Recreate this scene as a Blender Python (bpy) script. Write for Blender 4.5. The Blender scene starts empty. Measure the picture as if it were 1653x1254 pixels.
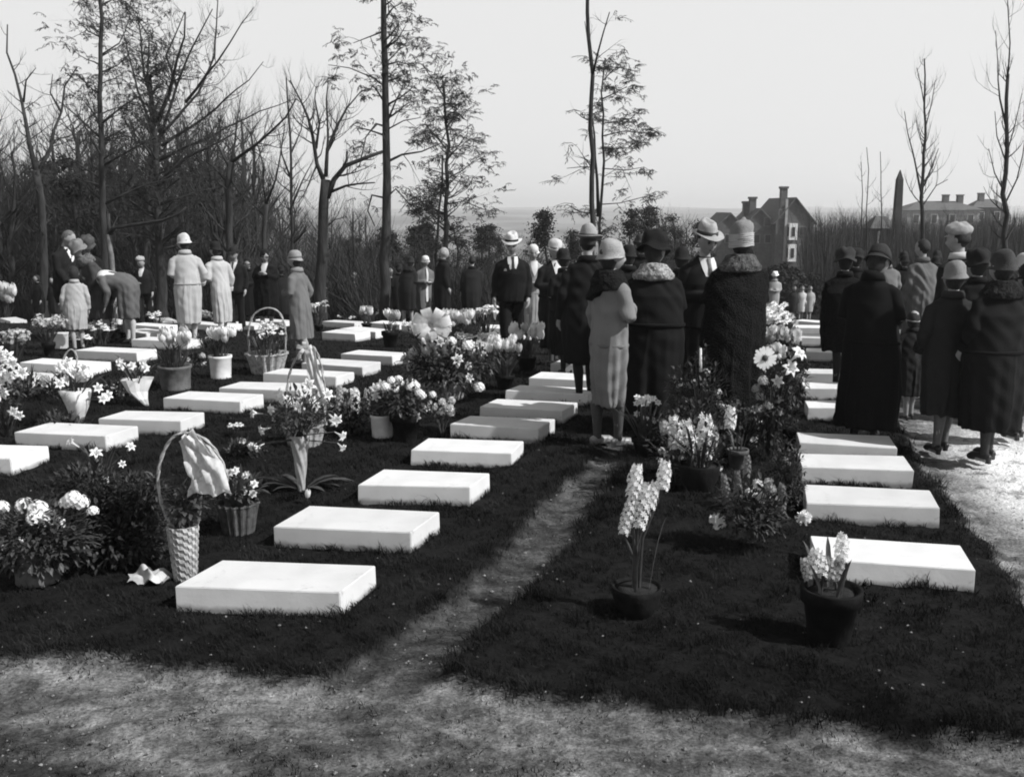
import bpy, math, random
import numpy as np
from math import sin, cos, pi, radians, sqrt
from mathutils import Vector, Matrix
R = random.Random(7)
S = bpy.context.scene
C = S.collection
# ------------------------------------------------------------------ camera, sky, sun, exposure
F = 1600.0; CX = 826.5; CY = 627.0; CAMZ = 2.0
TH = math.atan(289.0/F); ct, st = cos(TH), sin(TH)
cd = bpy.data.cameras.new('camera'); cam = bpy.data.objects.new('camera', cd); C.objects.link(cam)
cam.location = (0, 0, CAMZ); cam.rotation_euler = (pi/2-TH, 0, 0)
cd.sensor_width = 36; cd.lens = 36*F/1653; cd.clip_start = .1; cd.clip_end = 20000
S.camera = cam
SUN_AZ = radians(111)      # sun stands to the right (angle from +Y towards +X)
SUN_EL = radians(43)
W = bpy.data.worlds.new('World'); S.world = W; W.use_nodes = True
nt = W.node_tree; nt.nodes.clear()
sky = nt.nodes.new('ShaderNodeTexSky'); sky.sky_type = 'NISHITA'; sky.sun_disc = False
sky.sun_elevation = SUN_EL; sky.sun_rotation = SUN_AZ; sky.dust_density = 2.0; sky.air_density = 1.0
bw = nt.nodes.new('ShaderNodeRGBToBW'); bg = nt.nodes.new('ShaderNodeBackground'); wo = nt.nodes.new('ShaderNodeOutputWorld')
mxs = nt.nodes.new('ShaderNodeMix'); mxs.data_type = 'RGBA'; mxs.inputs[0].default_value = .72; mxs.inputs[7].default_value = (9.2, 9.2, 9.2, 1)   # a thin white overcast veil over the clear sky
wtc = nt.nodes.new('ShaderNodeTexCoord'); wsx = nt.nodes.new('ShaderNodeSeparateXYZ'); wcr = nt.nodes.new('ShaderNodeValToRGB')     # the veil thins out above 15 degrees
nt.links.new(wtc.outputs['Generated'], wsx.inputs[0]); nt.links.new(wsx.outputs[2], wcr.inputs[0]); nt.links.new(wcr.outputs[0], mxs.inputs[0])
e = wcr.color_ramp.elements; e[0].position = .27; e[0].color = (.97, .97, .97, 1); e[1].position = .5; e[1].color = (.05, .05, .05, 1)
nt.links.new(sky.outputs[0], bw.inputs[0]); nt.links.new(bw.outputs[0], mxs.inputs[6]); nt.links.new(mxs.outputs[2], bg.inputs[0]); nt.links.new(bg.outputs[0], wo.inputs[0])
bg.inputs[1].default_value = .08
sd = bpy.data.lights.new('sun', 'SUN'); sun = bpy.data.objects.new('sun', sd); C.objects.link(sun)
sd.energy = 5.0; sd.angle = radians(.6); sd.color = (1, 1, 1)
sdir = Vector((sin(SUN_AZ)*cos(SUN_EL), cos(SUN_AZ)*cos(SUN_EL), sin(SUN_EL)))
sun.rotation_euler = sdir.to_track_quat('Z', 'Y').to_euler()
S.view_settings.view_transform = 'Standard'; S.view_settings.look = 'None'
S.view_settings.exposure = .22; S.view_settings.gamma = 1
S.render.engine = 'CYCLES'
S.cycles.filter_width = 1.9
S.cycles.max_bounces = 5; S.cycles.diffuse_bounces = 3; S.cycles.volume_bounces = 2; S.cycles.transparent_max_bounces = 8
# ------------------------------------------------------------------ pixel / ground helpers
TY = [-60, 0, 13, 17, 25, 39, 48, 80, 120, 300, 700, 1500, 3000, 3600, 6000]
TZ = [0, 0, 0, -.12, -.85, -2.3, -3.0, -4.2, -5.5, -15, -22, -10, 3, 7, 7]
def ter(Y): return float(np.interp(Y, TY, TZ))
def ray(x, y):
    v = CY-y
    return Vector((x-CX, F*ct+v*st, -F*st+v*ct))
def at(x, y, Y):
    d = ray(x, y); return Vector((d.x*Y/d.y, Y, CAMZ+d.z*Y/d.y))
def ground(x, y):
    d = ray(x, y); s = d.z/d.y; Y = 2.5
    while Y < 60:
        if CAMZ+s*Y <= ter(Y): break
        Y += .01
    return Vector((d.x*Y/d.y, Y, ter(Y)))
def foot(x, Y, yref=600):
    z = ter(Y)
    # pixel row of that ground point, then column x
    yy = CY - F*((z-CAMZ)*ct+Y*st)/(Y*ct-(z-CAMZ)*st)
    return at(x, yy, Y)
# ------------------------------------------------------------------ materials (a black and white world: greys only)
MATS = {}
def mat(name, v, rough=.85, scale=8, amp=.25, bump=0, bscale=None, spec=.25, trans=0, detail=4, stretch=None):
    if name in MATS: return MATS[name]
    m = bpy.data.materials.new(name); m.use_nodes = True; t = m.node_tree; n = t.nodes; p = n['Principled BSDF']
    p.inputs['Roughness'].default_value = rough; p.inputs['Specular IOR Level'].default_value = spec
    tc = n.new('ShaderNodeTexCoord'); nz = n.new('ShaderNodeTexNoise'); nz.inputs['Scale'].default_value = scale; nz.inputs['Detail'].default_value = detail
    src = tc.outputs['Object']
    if stretch:
        mp = n.new('ShaderNodeMapping'); mp.inputs['Scale'].default_value = stretch; t.links.new(src, mp.inputs[0]); src = mp.outputs[0]
    t.links.new(src, nz.inputs['Vector'])
    cr = n.new('ShaderNodeValToRGB'); e = cr.color_ramp.elements
    a, b = max(0, v*(1-amp)), min(1, v*(1+amp))
    e[0].position = .3; e[1].position = .7; e[0].color = (a, a, a, 1); e[1].color = (b, b, b, 1)
    t.links.new(nz.outputs[0], cr.inputs[0]); t.links.new(cr.outputs[0], p.inputs['Base Color'])
    if bump:
        nb = n.new('ShaderNodeTexNoise'); nb.inputs['Scale'].default_value = bscale or scale*3; nb.inputs['Detail'].default_value = 3
        t.links.new(src, nb.inputs['Vector']); bp = n.new('ShaderNodeBump'); bp.inputs['Strength'].default_value = bump; bp.inputs['Distance'].default_value = .02
        t.links.new(nb.outputs[0], bp.inputs['Height']); t.links.new(bp.outputs[0], p.inputs['Normal'])
    if trans:
        o = n['Material Output']; tr = n.new('ShaderNodeBsdfTranslucent'); mx = n.new('ShaderNodeMixShader'); mx.inputs[0].default_value = trans
        t.links.new(cr.outputs[0], tr.inputs[0]); t.links.new(p.outputs[0], mx.inputs[1]); t.links.new(tr.outputs[0], mx.inputs[2]); t.links.new(mx.outputs[0], o.inputs[0])
    MATS[name] = m; return m
def cloth(v): 
    return mat('cloth_%d' % int(v*1000), v, .9, 5, .1, .3, 140, .1)
def fur(v): return mat('fur_%d' % int(v*1000), v, .95, 45, .6, 1, 90, .1)
M_skin = mat('skin', .27, .6, 12, .1, .1)
M_skin_sh = M_skin
M_hair = mat('dark_hair', .02, .6, 60, .4, .5)
M_hairg = mat('grey_hair', .3, .6, 60, .4, .5)
M_eye = mat('eye', .02, .3, 5, .1)
M_leather = mat('black_leather', .015, .4, 20, .2, .1, spec=.4)
M_shirt = mat('shirt_linen', .55, .8, 15, .05)
M_bark = mat('bark', .03, .95, 9, .5, .9, 30, stretch=(1, 1, .25))
M_barkl = mat('pale_bark', .12, .9, 6, .5, .4)
M_twig = mat('twig', .03, .9, 6, .4)
M_needle = mat('needles', .025, .8, 2.5, .5, trans=.2)
M_leaf = mat('leaf', .055, .5, 14, .5, .2, spec=.4, trans=.25)
M_leafd = mat('dark_leaf', .03, .55, 14, .5, .2, spec=.35, trans=.2)
M_petal = mat('white_petal', .82, .7, 20, .1, trans=.3)
M_petalg = mat('pale_petal', .45, .7, 20, .2, trans=.3)
M_petald = mat('grey_petal', .2, .7, 20, .3, trans=.3)
M_core = mat('flower_centre', .06, .8, 60, .4)
M_pot = mat('clay_pot', .1, .8, 12, .35, .3)
M_potd = mat('dark_pot', .011, .85, 12, .4, .3, spec=.06)
M_potl = mat('pale_pot', .6, .6, 10, .15, .1)
M_soil = mat('soil', .02, 1, 40, .5, 1)
M_wick = mat('wicker', .3, .7, 30, .45, .3)
M_wickd = mat('dark_wicker', .07, .7, 30, .45, .3)
M_paper = mat('wrapping_paper', .78, .6, 10, .08, .3, 12, trans=.3)
M_gauze = mat('gauze_ribbon', .72, .6, 30, .15, .3, 20, trans=.45)
# ------------------------------------------------------------------ mesh helpers
class MB:
    def __init__(s): s.v = []; s.f = []
    def add(s, vs, fs):
        o = len(s.v); s.v.extend([tuple(p) for p in vs]); s.f.extend([tuple(i+o for i in f) for f in fs])
    def box(s, c, d, rz=0, tp=1.0):
        vs = []
        for z in (-1, 1):
            k = tp if z > 0 else 1
            for x, y in ((-1, -1), (1, -1), (1, 1), (-1, 1)):
                X, Y = x*d[0]/2*k, y*d[1]/2*k
                vs.append((c[0]+X*cos(rz)-Y*sin(rz), c[1]+X*sin(rz)+Y*cos(rz), c[2]+z*d[2]/2))
        s.add(vs, [(3, 2, 1, 0), (4, 5, 6, 7), (0, 1, 5, 4), (1, 2, 6, 5), (2, 3, 7, 6), (3, 0, 4, 7)])
    def tube(s, pts, rad, n=6, cap=True):
        pts = [Vector(p) for p in pts]; k = len(pts)
        if not hasattr(rad, '__len__'): rad = [rad]*k
        vs = []; ref = None
        for i, p in enumerate(pts):
            t = (pts[min(i+1, k-1)]-pts[max(i-1, 0)])
            if t.length < 1e-9: t = Vector((0, 0, 1))
            t.normalize()
            if ref is None: ref = Vector((1, 0, 0)) if abs(t.x) < .9 else Vector((0, 1, 0))
            a = (ref-t*ref.dot(t)); 
            if a.length < 1e-6: a = t.orthogonal()
            a.normalize(); b = t.cross(a); ref = a
            for j in range(n):
                q = 2*pi*j/n; vs.append(p+(a*cos(q)+b*sin(q))*rad[i])
        fs = [(i*n+j, i*n+(j+1) % n, (i+1)*n+(j+1) % n, (i+1)*n+j) for i in range(k-1) for j in range(n)]
        if cap: fs += [tuple(reversed(range(n))), tuple((k-1)*n+j for j in range(n))]
        s.add(vs, fs)
    def rings(s, rr, n=24, fn=None, M=None):   # rr: (cx,cy,z,rx,ry)
        vs = []
        for i, (cx, cy, z, rx, ry) in enumerate(rr):
            for j in range(n):
                q = 2*pi*j/n; k = 1
                dz = 0
                if fn:
                    k = fn(i, z, q)
                    if isinstance(k, tuple): k, dz = k
                vs.append(Vector((cx+rx*k*cos(q), cy+ry*k*sin(q), z+dz)))
        if M: vs = [M @ v for v in vs]
        k = len(rr)
        fs = [(i*n+j, i*n+(j+1) % n, (i+1)*n+(j+1) % n, (i+1)*n+j) for i in range(k-1) for j in range(n)]
        fs += [tuple(reversed(range(n))), tuple((k-1)*n+j for j in range(n))]
        s.add(vs, fs)
    def ball(s, c, r, n=12, m=8, fn=None):
        if not hasattr(r, '__len__'): r = (r, r, r)
        vs = []
        for i in range(m+1):
            a = pi*i/m - pi/2
            a = max(-pi/2+.02, min(pi/2-.02, a))
            for j in range(n):
                q = 2*pi*j/n; u = Vector((cos(a)*cos(q), cos(a)*sin(q), sin(a)))
                p = Vector((u.x*r[0], u.y*r[1], u.z*r[2]))
                if fn: p = fn(u, p)
                vs.append(Vector(c)+p)
        fs = [(i*n+j, i*n+(j+1) % n, (i+1)*n+(j+1) % n, (i+1)*n+j) for i in range(m) for j in range(n)]
        fs += [tuple(reversed(range(n))), tuple(m*n+j for j in range(n))]
        s.add(vs, fs)
    def quad(s, a, b, c, d): s.add([a, b, c, d], [(0, 1, 2, 3)])
    def leaf(s, base, tip, w, up=None, bend=.15, k=4):   # curved strap / blade leaf
        base, tip = Vector(base), Vector(tip); d = tip-base; L = d.length
        if L < 1e-6: return
        side = d.cross(Vector((0, 0, 1)))
        if side.length < 1e-4: side = Vector((1, 0, 0))
        side.normalize()
        if up is not None: side = Matrix.Rotation(up, 3, d.normalized()) @ side
        nn = side.cross(d).normalized()
        vs = []
        for i in range(k+1):
            t = i/k; p = base+d*t+Vector((0, 0, 1))*bend*L*4*t*(1-t)*.5
            ww = w*.5*(sin(pi*min(1, t*.9+.1))**.6 if t < 1 else .02)
            vs += [p-side*ww+nn*ww*.25, p, p+side*ww+nn*ww*.25]
        fs = []
        for i in range(k):
            o = i*3; fs += [(o, o+1, o+4, o+3), (o+1, o+2, o+5, o+4)]
        s.add(vs, fs)
    def build(s, name, m, parent=None, smooth=True, xf=None):
        me = bpy.data.meshes.new(name)
        v = [xf @ Vector(p) for p in s.v] if xf else s.v
        me.from_pydata(v, [], s.f); me.update()
        if smooth: me.polygons.foreach_set('use_smooth', [True]*len(me.polygons))
        me.materials.append(m)
        o = bpy.data.objects.new(name, me); C.objects.link(o)
        if parent: o.parent = parent
        return o
def tag(o, label=None, cat=None, group=None, kind=None):
    if label: o['label'] = label
    if cat: o['category'] = cat
    if group: o['group'] = group
    if kind: o['kind'] = kind
    return o
def empty(name, loc, rz=0):
    o = bpy.data.objects.new(name, None); C.objects.link(o); o.location = loc; o.rotation_euler = (0, 0, rz); return o
def remesh(o, voxel, smooth=2):
    m = o.modifiers.new('r', 'REMESH'); m.mode = 'VOXEL'; m.voxel_size = voxel; m.use_smooth_shade = True
    if smooth:
        q = o.modifiers.new('s', 'SMOOTH'); q.iterations = smooth; q.factor = .5
    dg = bpy.context.evaluated_depsgraph_get(); dg.update()
    me = bpy.data.meshes.new_from_object(o.evaluated_get(dg)); o.modifiers.clear()
    old = o.data; o.data = me; me.name = old.name
    me.polygons.foreach_set('use_smooth', [True]*len(me.polygons))
    if not me.materials: me.materials.append(old.materials[0])
    return o
def nz2(x, y, s=1.0):   # cheap smooth noise on numpy arrays
    x = x*s; y = y*s
    return (np.sin(x*1.7+y*2.3+.5)+np.sin(x*3.1-y*1.9+1.7)+np.sin(-x*2.2+y*4.1+4.2)+np.sin(x*5.3+y*3.7+2.1)*.6)/3.6
# ------------------------------------------------------------------ ground: one sheet to the horizon
def axis(lo, hi, step, far, grow=1.13):
    a = list(np.arange(lo, hi+1e-6, step)); s = step
    while a[-1] < far: s *= grow; a.append(a[-1]+s)
    s = step; b = []
    x = lo
    while x > -far: s *= grow; x -= s; b.append(x)
    return np.array(list(reversed(b))+a)
gx = axis(-6, 6, .045, 5000); gy = axis(2.6, 11, .045, 5000); gy = gy[gy > -300]
cp = [ground(*p) for p in ((1000, 715), (985, 735), (945, 780), (905, 830), (860, 885), (795, 950), (720, 1010), (660, 1060), (600, 1130))]
cw = [.07, .11, .16, .17, .16, .17, .17, .19, .22]
bl = [ground(*p) for p in ((-400, 1035), (0, 1055), (200, 1062), (400, 1082), (560, 1092), (640, 1080), (720, 1082), (800, 1112), (1100, 1140), (1300, 1162), (1653, 1192), (2100, 1230))]
bx = np.array([p.x for p in bl]); by = np.array([p.y for p in bl])
bl2 = [ground(*p) for p in ((-400, 1120), (0, 1140), (120, 1165), (260, 1225), (420, 1215), (560, 1190), (700, 1205), (900, 1270), (1200, 1300), (1653, 1320), (2100, 1330))]
bx2 = np.array([p.x for p in bl2]); by2 = np.array([p.y for p in bl2])
rl = [ground(*p) for p in ((1400, 560), (1432, 640), (1462, 700), (1492, 752), (1540, 810), (1590, 870), (1650, 950), (1740, 1060), (1900, 1200))]
ry_ = np.array([p.y for p in rl])[::-1]; rx_ = np.array([p.x for p in rl])[::-1]
def dirtmask(X, Y):
    n = nz2(X, Y, 3.5)*.055+nz2(X, Y, 11)*.035+nz2(X, Y, 27)*.02
    d = np.full(X.shape, 9.)
    for i in range(len(cp)-1):
        a, b = cp[i], cp[i+1]; vx, vy = b.x-a.x, b.y-a.y; L2 = vx*vx+vy*vy
        t = np.clip(((X-a.x)*vx+(Y-a.y)*vy)/L2, 0, 1); w = cw[i]+(cw[i+1]-cw[i])*t
        d = np.minimum(d, np.hypot(X-a.x-t*vx, Y-a.y-t*vy)-w)
    d = np.minimum(d, Y-np.interp(X, bx, by))
    dr = np.interp(Y, ry_, rx_)-X+ (Y > ry_[-1])*99
    d = np.minimum(d, dr)
    return d+n          # < 0 on dirt
def turfy(X, Y):      # thin worn turf coming back on the strip nearest the camera
    return np.clip(.5+(np.interp(X, bx2, by2)-Y)/.5+.55*nz2(X, Y, 4.2)+.35*nz2(X, Y, 13), 0, 1)
X, Y = np.meshgrid(gx, gy)
D = dirtmask(X, Y)
Zt = np.interp(Y, TY, TZ)
sm = np.clip(.5-D/.16, 0, 1); sm = sm*sm*(3-2*sm)
near = np.clip((16-np.hypot(X, Y))/6, 0, 1)
Zg = Zt+near*(-.055*sm+.016*nz2(X, Y, 2.2)+.009*nz2(X, Y, 9)+.007*nz2(X, Y, 23)*(.4+sm))
farw = np.clip((np.hypot(X, Y)-150)/400, 0, 1)
Zg += farw*(6*nz2(X, Y, .0042)+2.5*nz2(X, Y, .013))
Zg += np.clip((Y-1400)/1500, 0, 1)*9*nz2(X, Y*0+3, .0021)
Zg[Y < 0] = np.interp(Y[Y < 0], TY, TZ)
nxn, nyn = len(gx), len(gy)
co = np.stack([X.ravel(), Y.ravel(), Zg.ravel()], 1)
idx = np.arange(nxn*nyn).reshape(nyn, nxn)
fa = np.stack([idx[:-1, :-1].ravel(), idx[:-1, 1:].ravel(), idx[1:, 1:].ravel(), idx[1:, :-1].ravel()], 1)
def npmesh(name, co, fa, m, smooth=True):
    me = bpy.data.meshes.new(name); k = fa.shape[1]
    me.vertices.add(len(co)); me.vertices.foreach_set('co', co.astype(np.float32).ravel())
    me.loops.add(fa.size); me.loops.foreach_set('vertex_index', fa.astype(np.int32).ravel())
    me.polygons.add(len(fa)); me.polygons.foreach_set('loop_start', np.arange(0, fa.size, k, dtype=np.int32))
    me.polygons.foreach_set('use_smooth', [smooth]*len(fa)); me.update(calc_edges=True); me.validate()
    me.materials.append(m); o = bpy.data.objects.new(name, me); C.objects.link(o); return o
gm = bpy.data.materials.new('ground'); gm.use_nodes = True
t = gm.node_tree; n = t.nodes; p = n['Principled BSDF']; p.inputs['Roughness'].default_value = .95; p.inputs['Specular IOR Level'].default_value = .1
def nd(k, **kw):
    q = n.new(k)
    for a, b in kw.items(): setattr(q, a, b)
    return q
tc = nd('ShaderNodeTexCoord')
def noise(sc, det=5, rough=.55, src=None):
    q = nd('ShaderNodeTexNoise'); q.inputs['Scale'].default_value = sc; q.inputs['Detail'].default_value = det; q.inputs['Roughness'].default_value = rough
    t.links.new(src or tc.outputs['Object'], q.inputs['Vector']); return q
def ramp(src, pts):
    q = nd('ShaderNodeValToRGB'); e = q.color_ramp.elements
    while len(e) < len(pts): e.new(.5)
    for i, (a, v) in enumerate(pts): e[i].position = a; e[i].color = (v, v, v, 1)
    t.links.new(src, q.inputs[0]); return q
att = nd('ShaderNodeAttribute', attribute_name='dirt'); attb = nd('ShaderNodeAttribute', attribute_name='pale'); attf = nd('ShaderNodeAttribute', attribute_name='far')
dn = ramp(noise(9, 8, .7).outputs[0], [(.32, .05), (.46, .12), (.6, .2), (.75, .36)])
mq = nd('ShaderNodeMapping'); mq.inputs['Scale'].default_value = (.7, 2.6, 1); mq.inputs['Rotation'].default_value = (0, 0, -.12); t.links.new(tc.outputs['Object'], mq.inputs[0])
dn2 = ramp(noise(1.9, 6, .6, mq.outputs[0]).outputs[0], [(.38, .5), (.62, 1.2)])  # dirt tone patches, stretched into dark bands that stand in for shadow streaks
mp = nd('ShaderNodeMapping'); mp.inputs['Scale'].default_value = (1, 1.4, 1); t.links.new(tc.outputs['Object'], mp.inputs[0])
dn3 = ramp(noise(60, 3, .6, mp.outputs[0]).outputs[0], [(.33, .55), (.6, 1.2)])
def mul(a, b):
    q = nd('ShaderNodeMix', data_type='RGBA', blend_type='MULTIPLY'); q.inputs[0].default_value = 1
    t.links.new(a, q.inputs[6]); t.links.new(b, q.inputs[7]); return q.outputs[2]
def mix(f, a, b):
    q = nd('ShaderNodeMix', data_type='RGBA'); t.links.new(f, q.inputs[0]); t.links.new(a, q.inputs[6]); t.links.new(b, q.inputs[7]); return q.outputs[2]
attd = nd('ShaderNodeAttribute', attribute_name='path_shade'); shade_mul = ramp(attd.outputs['Fac'], [(0, 1.2), (1, .42)])  # shade over the central path put into the dirt colour, in patches
dirtc = mul(mul(mul(dn.outputs[0], dn2.outputs[0]), dn3.outputs[0]), shade_mul.outputs[0])
palec = mul(ramp(noise(5, 6, .65).outputs[0], [(.34, .25), (.46, .72), (.7, .85)]).outputs[0], dn3.outputs[0])  # very pale dirt carrying the sunlit glare of the right track in its colour
grassc = ramp(noise(14, 6, .7).outputs[0], [(.3, .004), (.7, .013)])
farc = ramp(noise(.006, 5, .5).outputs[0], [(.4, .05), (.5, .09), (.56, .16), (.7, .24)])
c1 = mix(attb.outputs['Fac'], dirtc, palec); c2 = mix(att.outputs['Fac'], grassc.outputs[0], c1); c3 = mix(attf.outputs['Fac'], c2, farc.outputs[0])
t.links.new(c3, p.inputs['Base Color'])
bp = nd('ShaderNodeBump'); bp.inputs['Strength'].default_value = .9; bp.inputs['Distance'].default_value = .03
t.links.new(noise(22, 6, .65).outputs[0], bp.inputs['Height']); t.links.new(bp.outputs[0], p.inputs['Normal'])
go = npmesh('ground', co, fa, gm); tag(go, kind='structure')
def attr(name, arr):
    a = go.data.attributes.new(name, 'FLOAT', 'POINT'); a.data.foreach_set('value', arr.astype(np.float32).ravel())
attr('dirt', np.clip(.5-(D+.02*nz2(X, Y, 30))/.09, 0, 1)*(1-.72*turfy(X, Y)*(Y < 4.6)))
dc = np.full(X.shape, 9.)
for i in range(len(cp)-2): dc = np.minimum(dc, np.hypot(X-(cp[i].x+cp[i+1].x)/2, Y-(cp[i].y+cp[i+1].y)/2)-.45)
attr('path_shade', np.clip(.5-dc/.3+.9*nz2(X, Y, 7)*.5, 0, 1))  # mask of the painted shade along the central path, broken into blotches
attr('pale', np.clip((X-np.interp(Y, ry_, rx_)-.12)/.5, 0, 1)*np.clip((9.8-Y)/1.5, 0, 1)*np.clip((Y-5.6)/1, 0, 1))
attr('far', np.clip((np.hypot(X, Y)-160)/150, 0, 1))
def gz(x, y):
    i = int(np.searchsorted(gx, x)); j = int(np.searchsorted(gy, y)); return float(Zg[min(j, nyn-1), min(i, nxn-1)])
rowA = [(286, 985, 550, 1001), (443, 882, 664, 896), (578, 812, 758, 820), (663, 751, 826, 755), (727, 708, 870, 716), (774, 677, 908, 684), (815, 650, 948, 656), (853, 628, 975, 633), (889, 604, 1000, 608), (913, 587, 1015, 590)]
rowB = [(-150, 762, 20, 769), (25, 721, 173, 729), (161, 699, 293, 703), (265, 662, 388, 669), (354, 645, 480, 651), (425, 620, 543, 626), (487, 603, 586, 609), (550, 586, 634, 591)]
rowC = [(-50, 622, 52, 629), (33, 602, 145, 607), (122, 581, 232, 586), (213, 562, 303, 565), (200, 546, 232, 549)]
rowR = [(1313, 940, 1571, 957), (1300, 842, 1515, 853), (1294, 782, 1472, 788), (1288, 740, 1447, 746), (1303, 679, 1430, 683), (1298, 646, 1415, 649), (1296, 621, 1405, 624), (1284, 583, 1380, 586), (1276, 558, 1370, 560), (1278, 541, 1365, 543), (1282, 527, 1350, 528)]
rowS = [(1437, 625, 1535, 629), (1434, 604, 1525, 607), (1430, 572, 1515, 574), (1426, 549, 1500, 551)]
# grass blades: uncountable, one object
rng = np.random.default_rng(3)
def blades(n, y0, y1, h, w, pw=1.0, XY=None):
    Yb = y0+(y1-y0)*rng.random(n)**pw; Xb = (rng.random(n)-.5)*2*(Yb*.56+.4)
    if XY is not None: Xb, Yb = XY
    d = dirtmask(Xb, Yb); keep = (d > rng.normal(0, .04, n)) | (rng.random(n) < .75*turfy(Xb, Yb)**2*(Yb < 4.8)) | ((rng.random(n) < .05+.25*(nz2(Xb, Yb, 4) > .25)) & (d > -.9) & (Xb < 2))
    Xb, Yb, d = Xb[keep], Yb[keep], d[keep]; n = len(Xb)
    tuft = .62+.7*nz2(Xb, Yb, 5)+.5*nz2(Xb, Yb, 17)+.25*nz2(Xb, Yb, 41)+.8*np.exp(-((d-.03)/.05)**2); hh = h*np.clip(tuft, .18, 2.2)*(.5+rng.random(n))*np.where(d < 0, .5, 1)
    i = np.clip(np.searchsorted(gx, Xb), 0, nxn-1); j = np.clip(np.searchsorted(gy, Yb), 0, nyn-1); Zb = Zg[j, i]-.008
    a = rng.random(n)*2*pi; ax, ay = np.cos(a)*w, np.sin(a)*w; l = rng.normal(0, .55, (n, 2))*hh[:, None]+np.array([-.25, -.1])*hh[:, None]
    z0 = np.zeros(n)
    b0 = np.stack([Xb-ax, Yb-ay, Zb], 1); b1 = np.stack([Xb+ax, Yb+ay, Zb], 1)
    m0 = np.stack([Xb-ax*.7+l[:, 0]*.35, Yb-ay*.7+l[:, 1]*.35, Zb+hh*.6], 1); m1 = np.stack([Xb+ax*.7+l[:, 0]*.35, Yb+ay*.7+l[:, 1]*.35, Zb+hh*.6], 1)
    tp = np.stack([Xb+l[:, 0], Yb+l[:, 1], Zb+hh*.95], 1)
    v = np.stack([b0, b1, m1, m0, tp], 1).reshape(-1, 3); o = np.arange(n)*5
    f = np.concatenate([np.stack([o, o+1, o+2], 1), np.stack([o, o+2, o+3], 1), np.stack([o+3, o+2, o+4], 1)])
    return v, f
ex = []
for q_ in rowA[:7]+rowB[:4]+rowR[:6]:
    a_, b_ = ground(*q_[:2]), ground(*q_[2:]); t_ = rng.random(260)
    ex.append(np.stack([a_.x+(b_.x-a_.x)*t_, a_.y+(b_.y-a_.y)*t_-np.abs(rng.normal(.004, .02, 260))]))
    dx_, dy_ = (b_-a_).normalized().x, (b_-a_).normalized().y; t_ = rng.random(120)*.42; ex.append(np.stack([b_.x-dy_*t_+.01+.07*t_/.42, b_.y+dx_*t_]))
ex = np.concatenate(ex, 1)
parts = [blades(ex.shape[1], 0, 1, .062, .003, XY=ex), blades(150000, 3.1, 6.5, .04, .0022), blades(150000, 6.3, 10.5, .045, .0032), blades(90000, 10.3, 18, .05, .006), blades(60000, 17, 45, .06, .014)]
vs = []; fs = []; o_ = 0
for v, f in parts: vs.append(v); fs.append(f+o_); o_ += len(v)
M_grass = mat('grass_blades', .016, .8, 2.4, .9, spec=.08, trans=.2)  # wide tone swing: lit clumps are put into the turf colour
tag(npmesh('grass', np.concatenate(vs), np.concatenate(fs), M_grass, False), 'short dark turf growing between the white slabs and over the mounds', 'grass', kind='stuff')
# dead leaves, pebbles and scraps lying on the dirt: uncountable
def litter(n, lo, hi, name, m, lab, dirt=True):
    Yb = 3.1+7*rng.random(n)**1.3; Xb = (rng.random(n)-.5)*2*(Yb*.56+.3); d = dirtmask(Xb, Yb); k = d < (.03 if dirt else 9); Xb, Yb = Xb[k], Yb[k]; n = len(Xb)
    i = np.clip(np.searchsorted(gx, Xb), 0, nxn-1); j = np.clip(np.searchsorted(gy, Yb), 0, nyn-1); Zb = Zg[j, i]+.004
    r_ = lo+(hi-lo)*rng.random(n)**3; q0 = rng.random(n)*6.28; P = []
    for t_ in range(5):
        q = q0+t_*2*pi/5+rng.normal(0, .3, n); e = r_*(.6+.5*rng.random(n)); P.append(np.stack([Xb+np.cos(q)*e, Yb+np.sin(q)*e, Zb+rng.random(n)*r_*.4-.003], 1))
    P.append(np.stack([Xb, Yb, Zb+r_*.55], 1)); v = np.stack(P, 1).reshape(-1, 3); o = np.arange(n)*6
    f = np.concatenate([np.stack([o+a, o+(a+1) % 5, o+5], 1) for a in range(5)]); tag(npmesh(name, v, f, m, False), lab, name, kind='stuff')
litter(5000, .003, .014, 'pebbles', mat('pebble', .14, .9, 300, .6), 'small pebbles and clods scattered over the trodden dirt')
litter(900, .003, .012, 'fallen_leaves', mat('dead_leaf', .17, .8, 40, .6), 'pale dead leaves and scraps scattered over dirt and turf', False)
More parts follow.
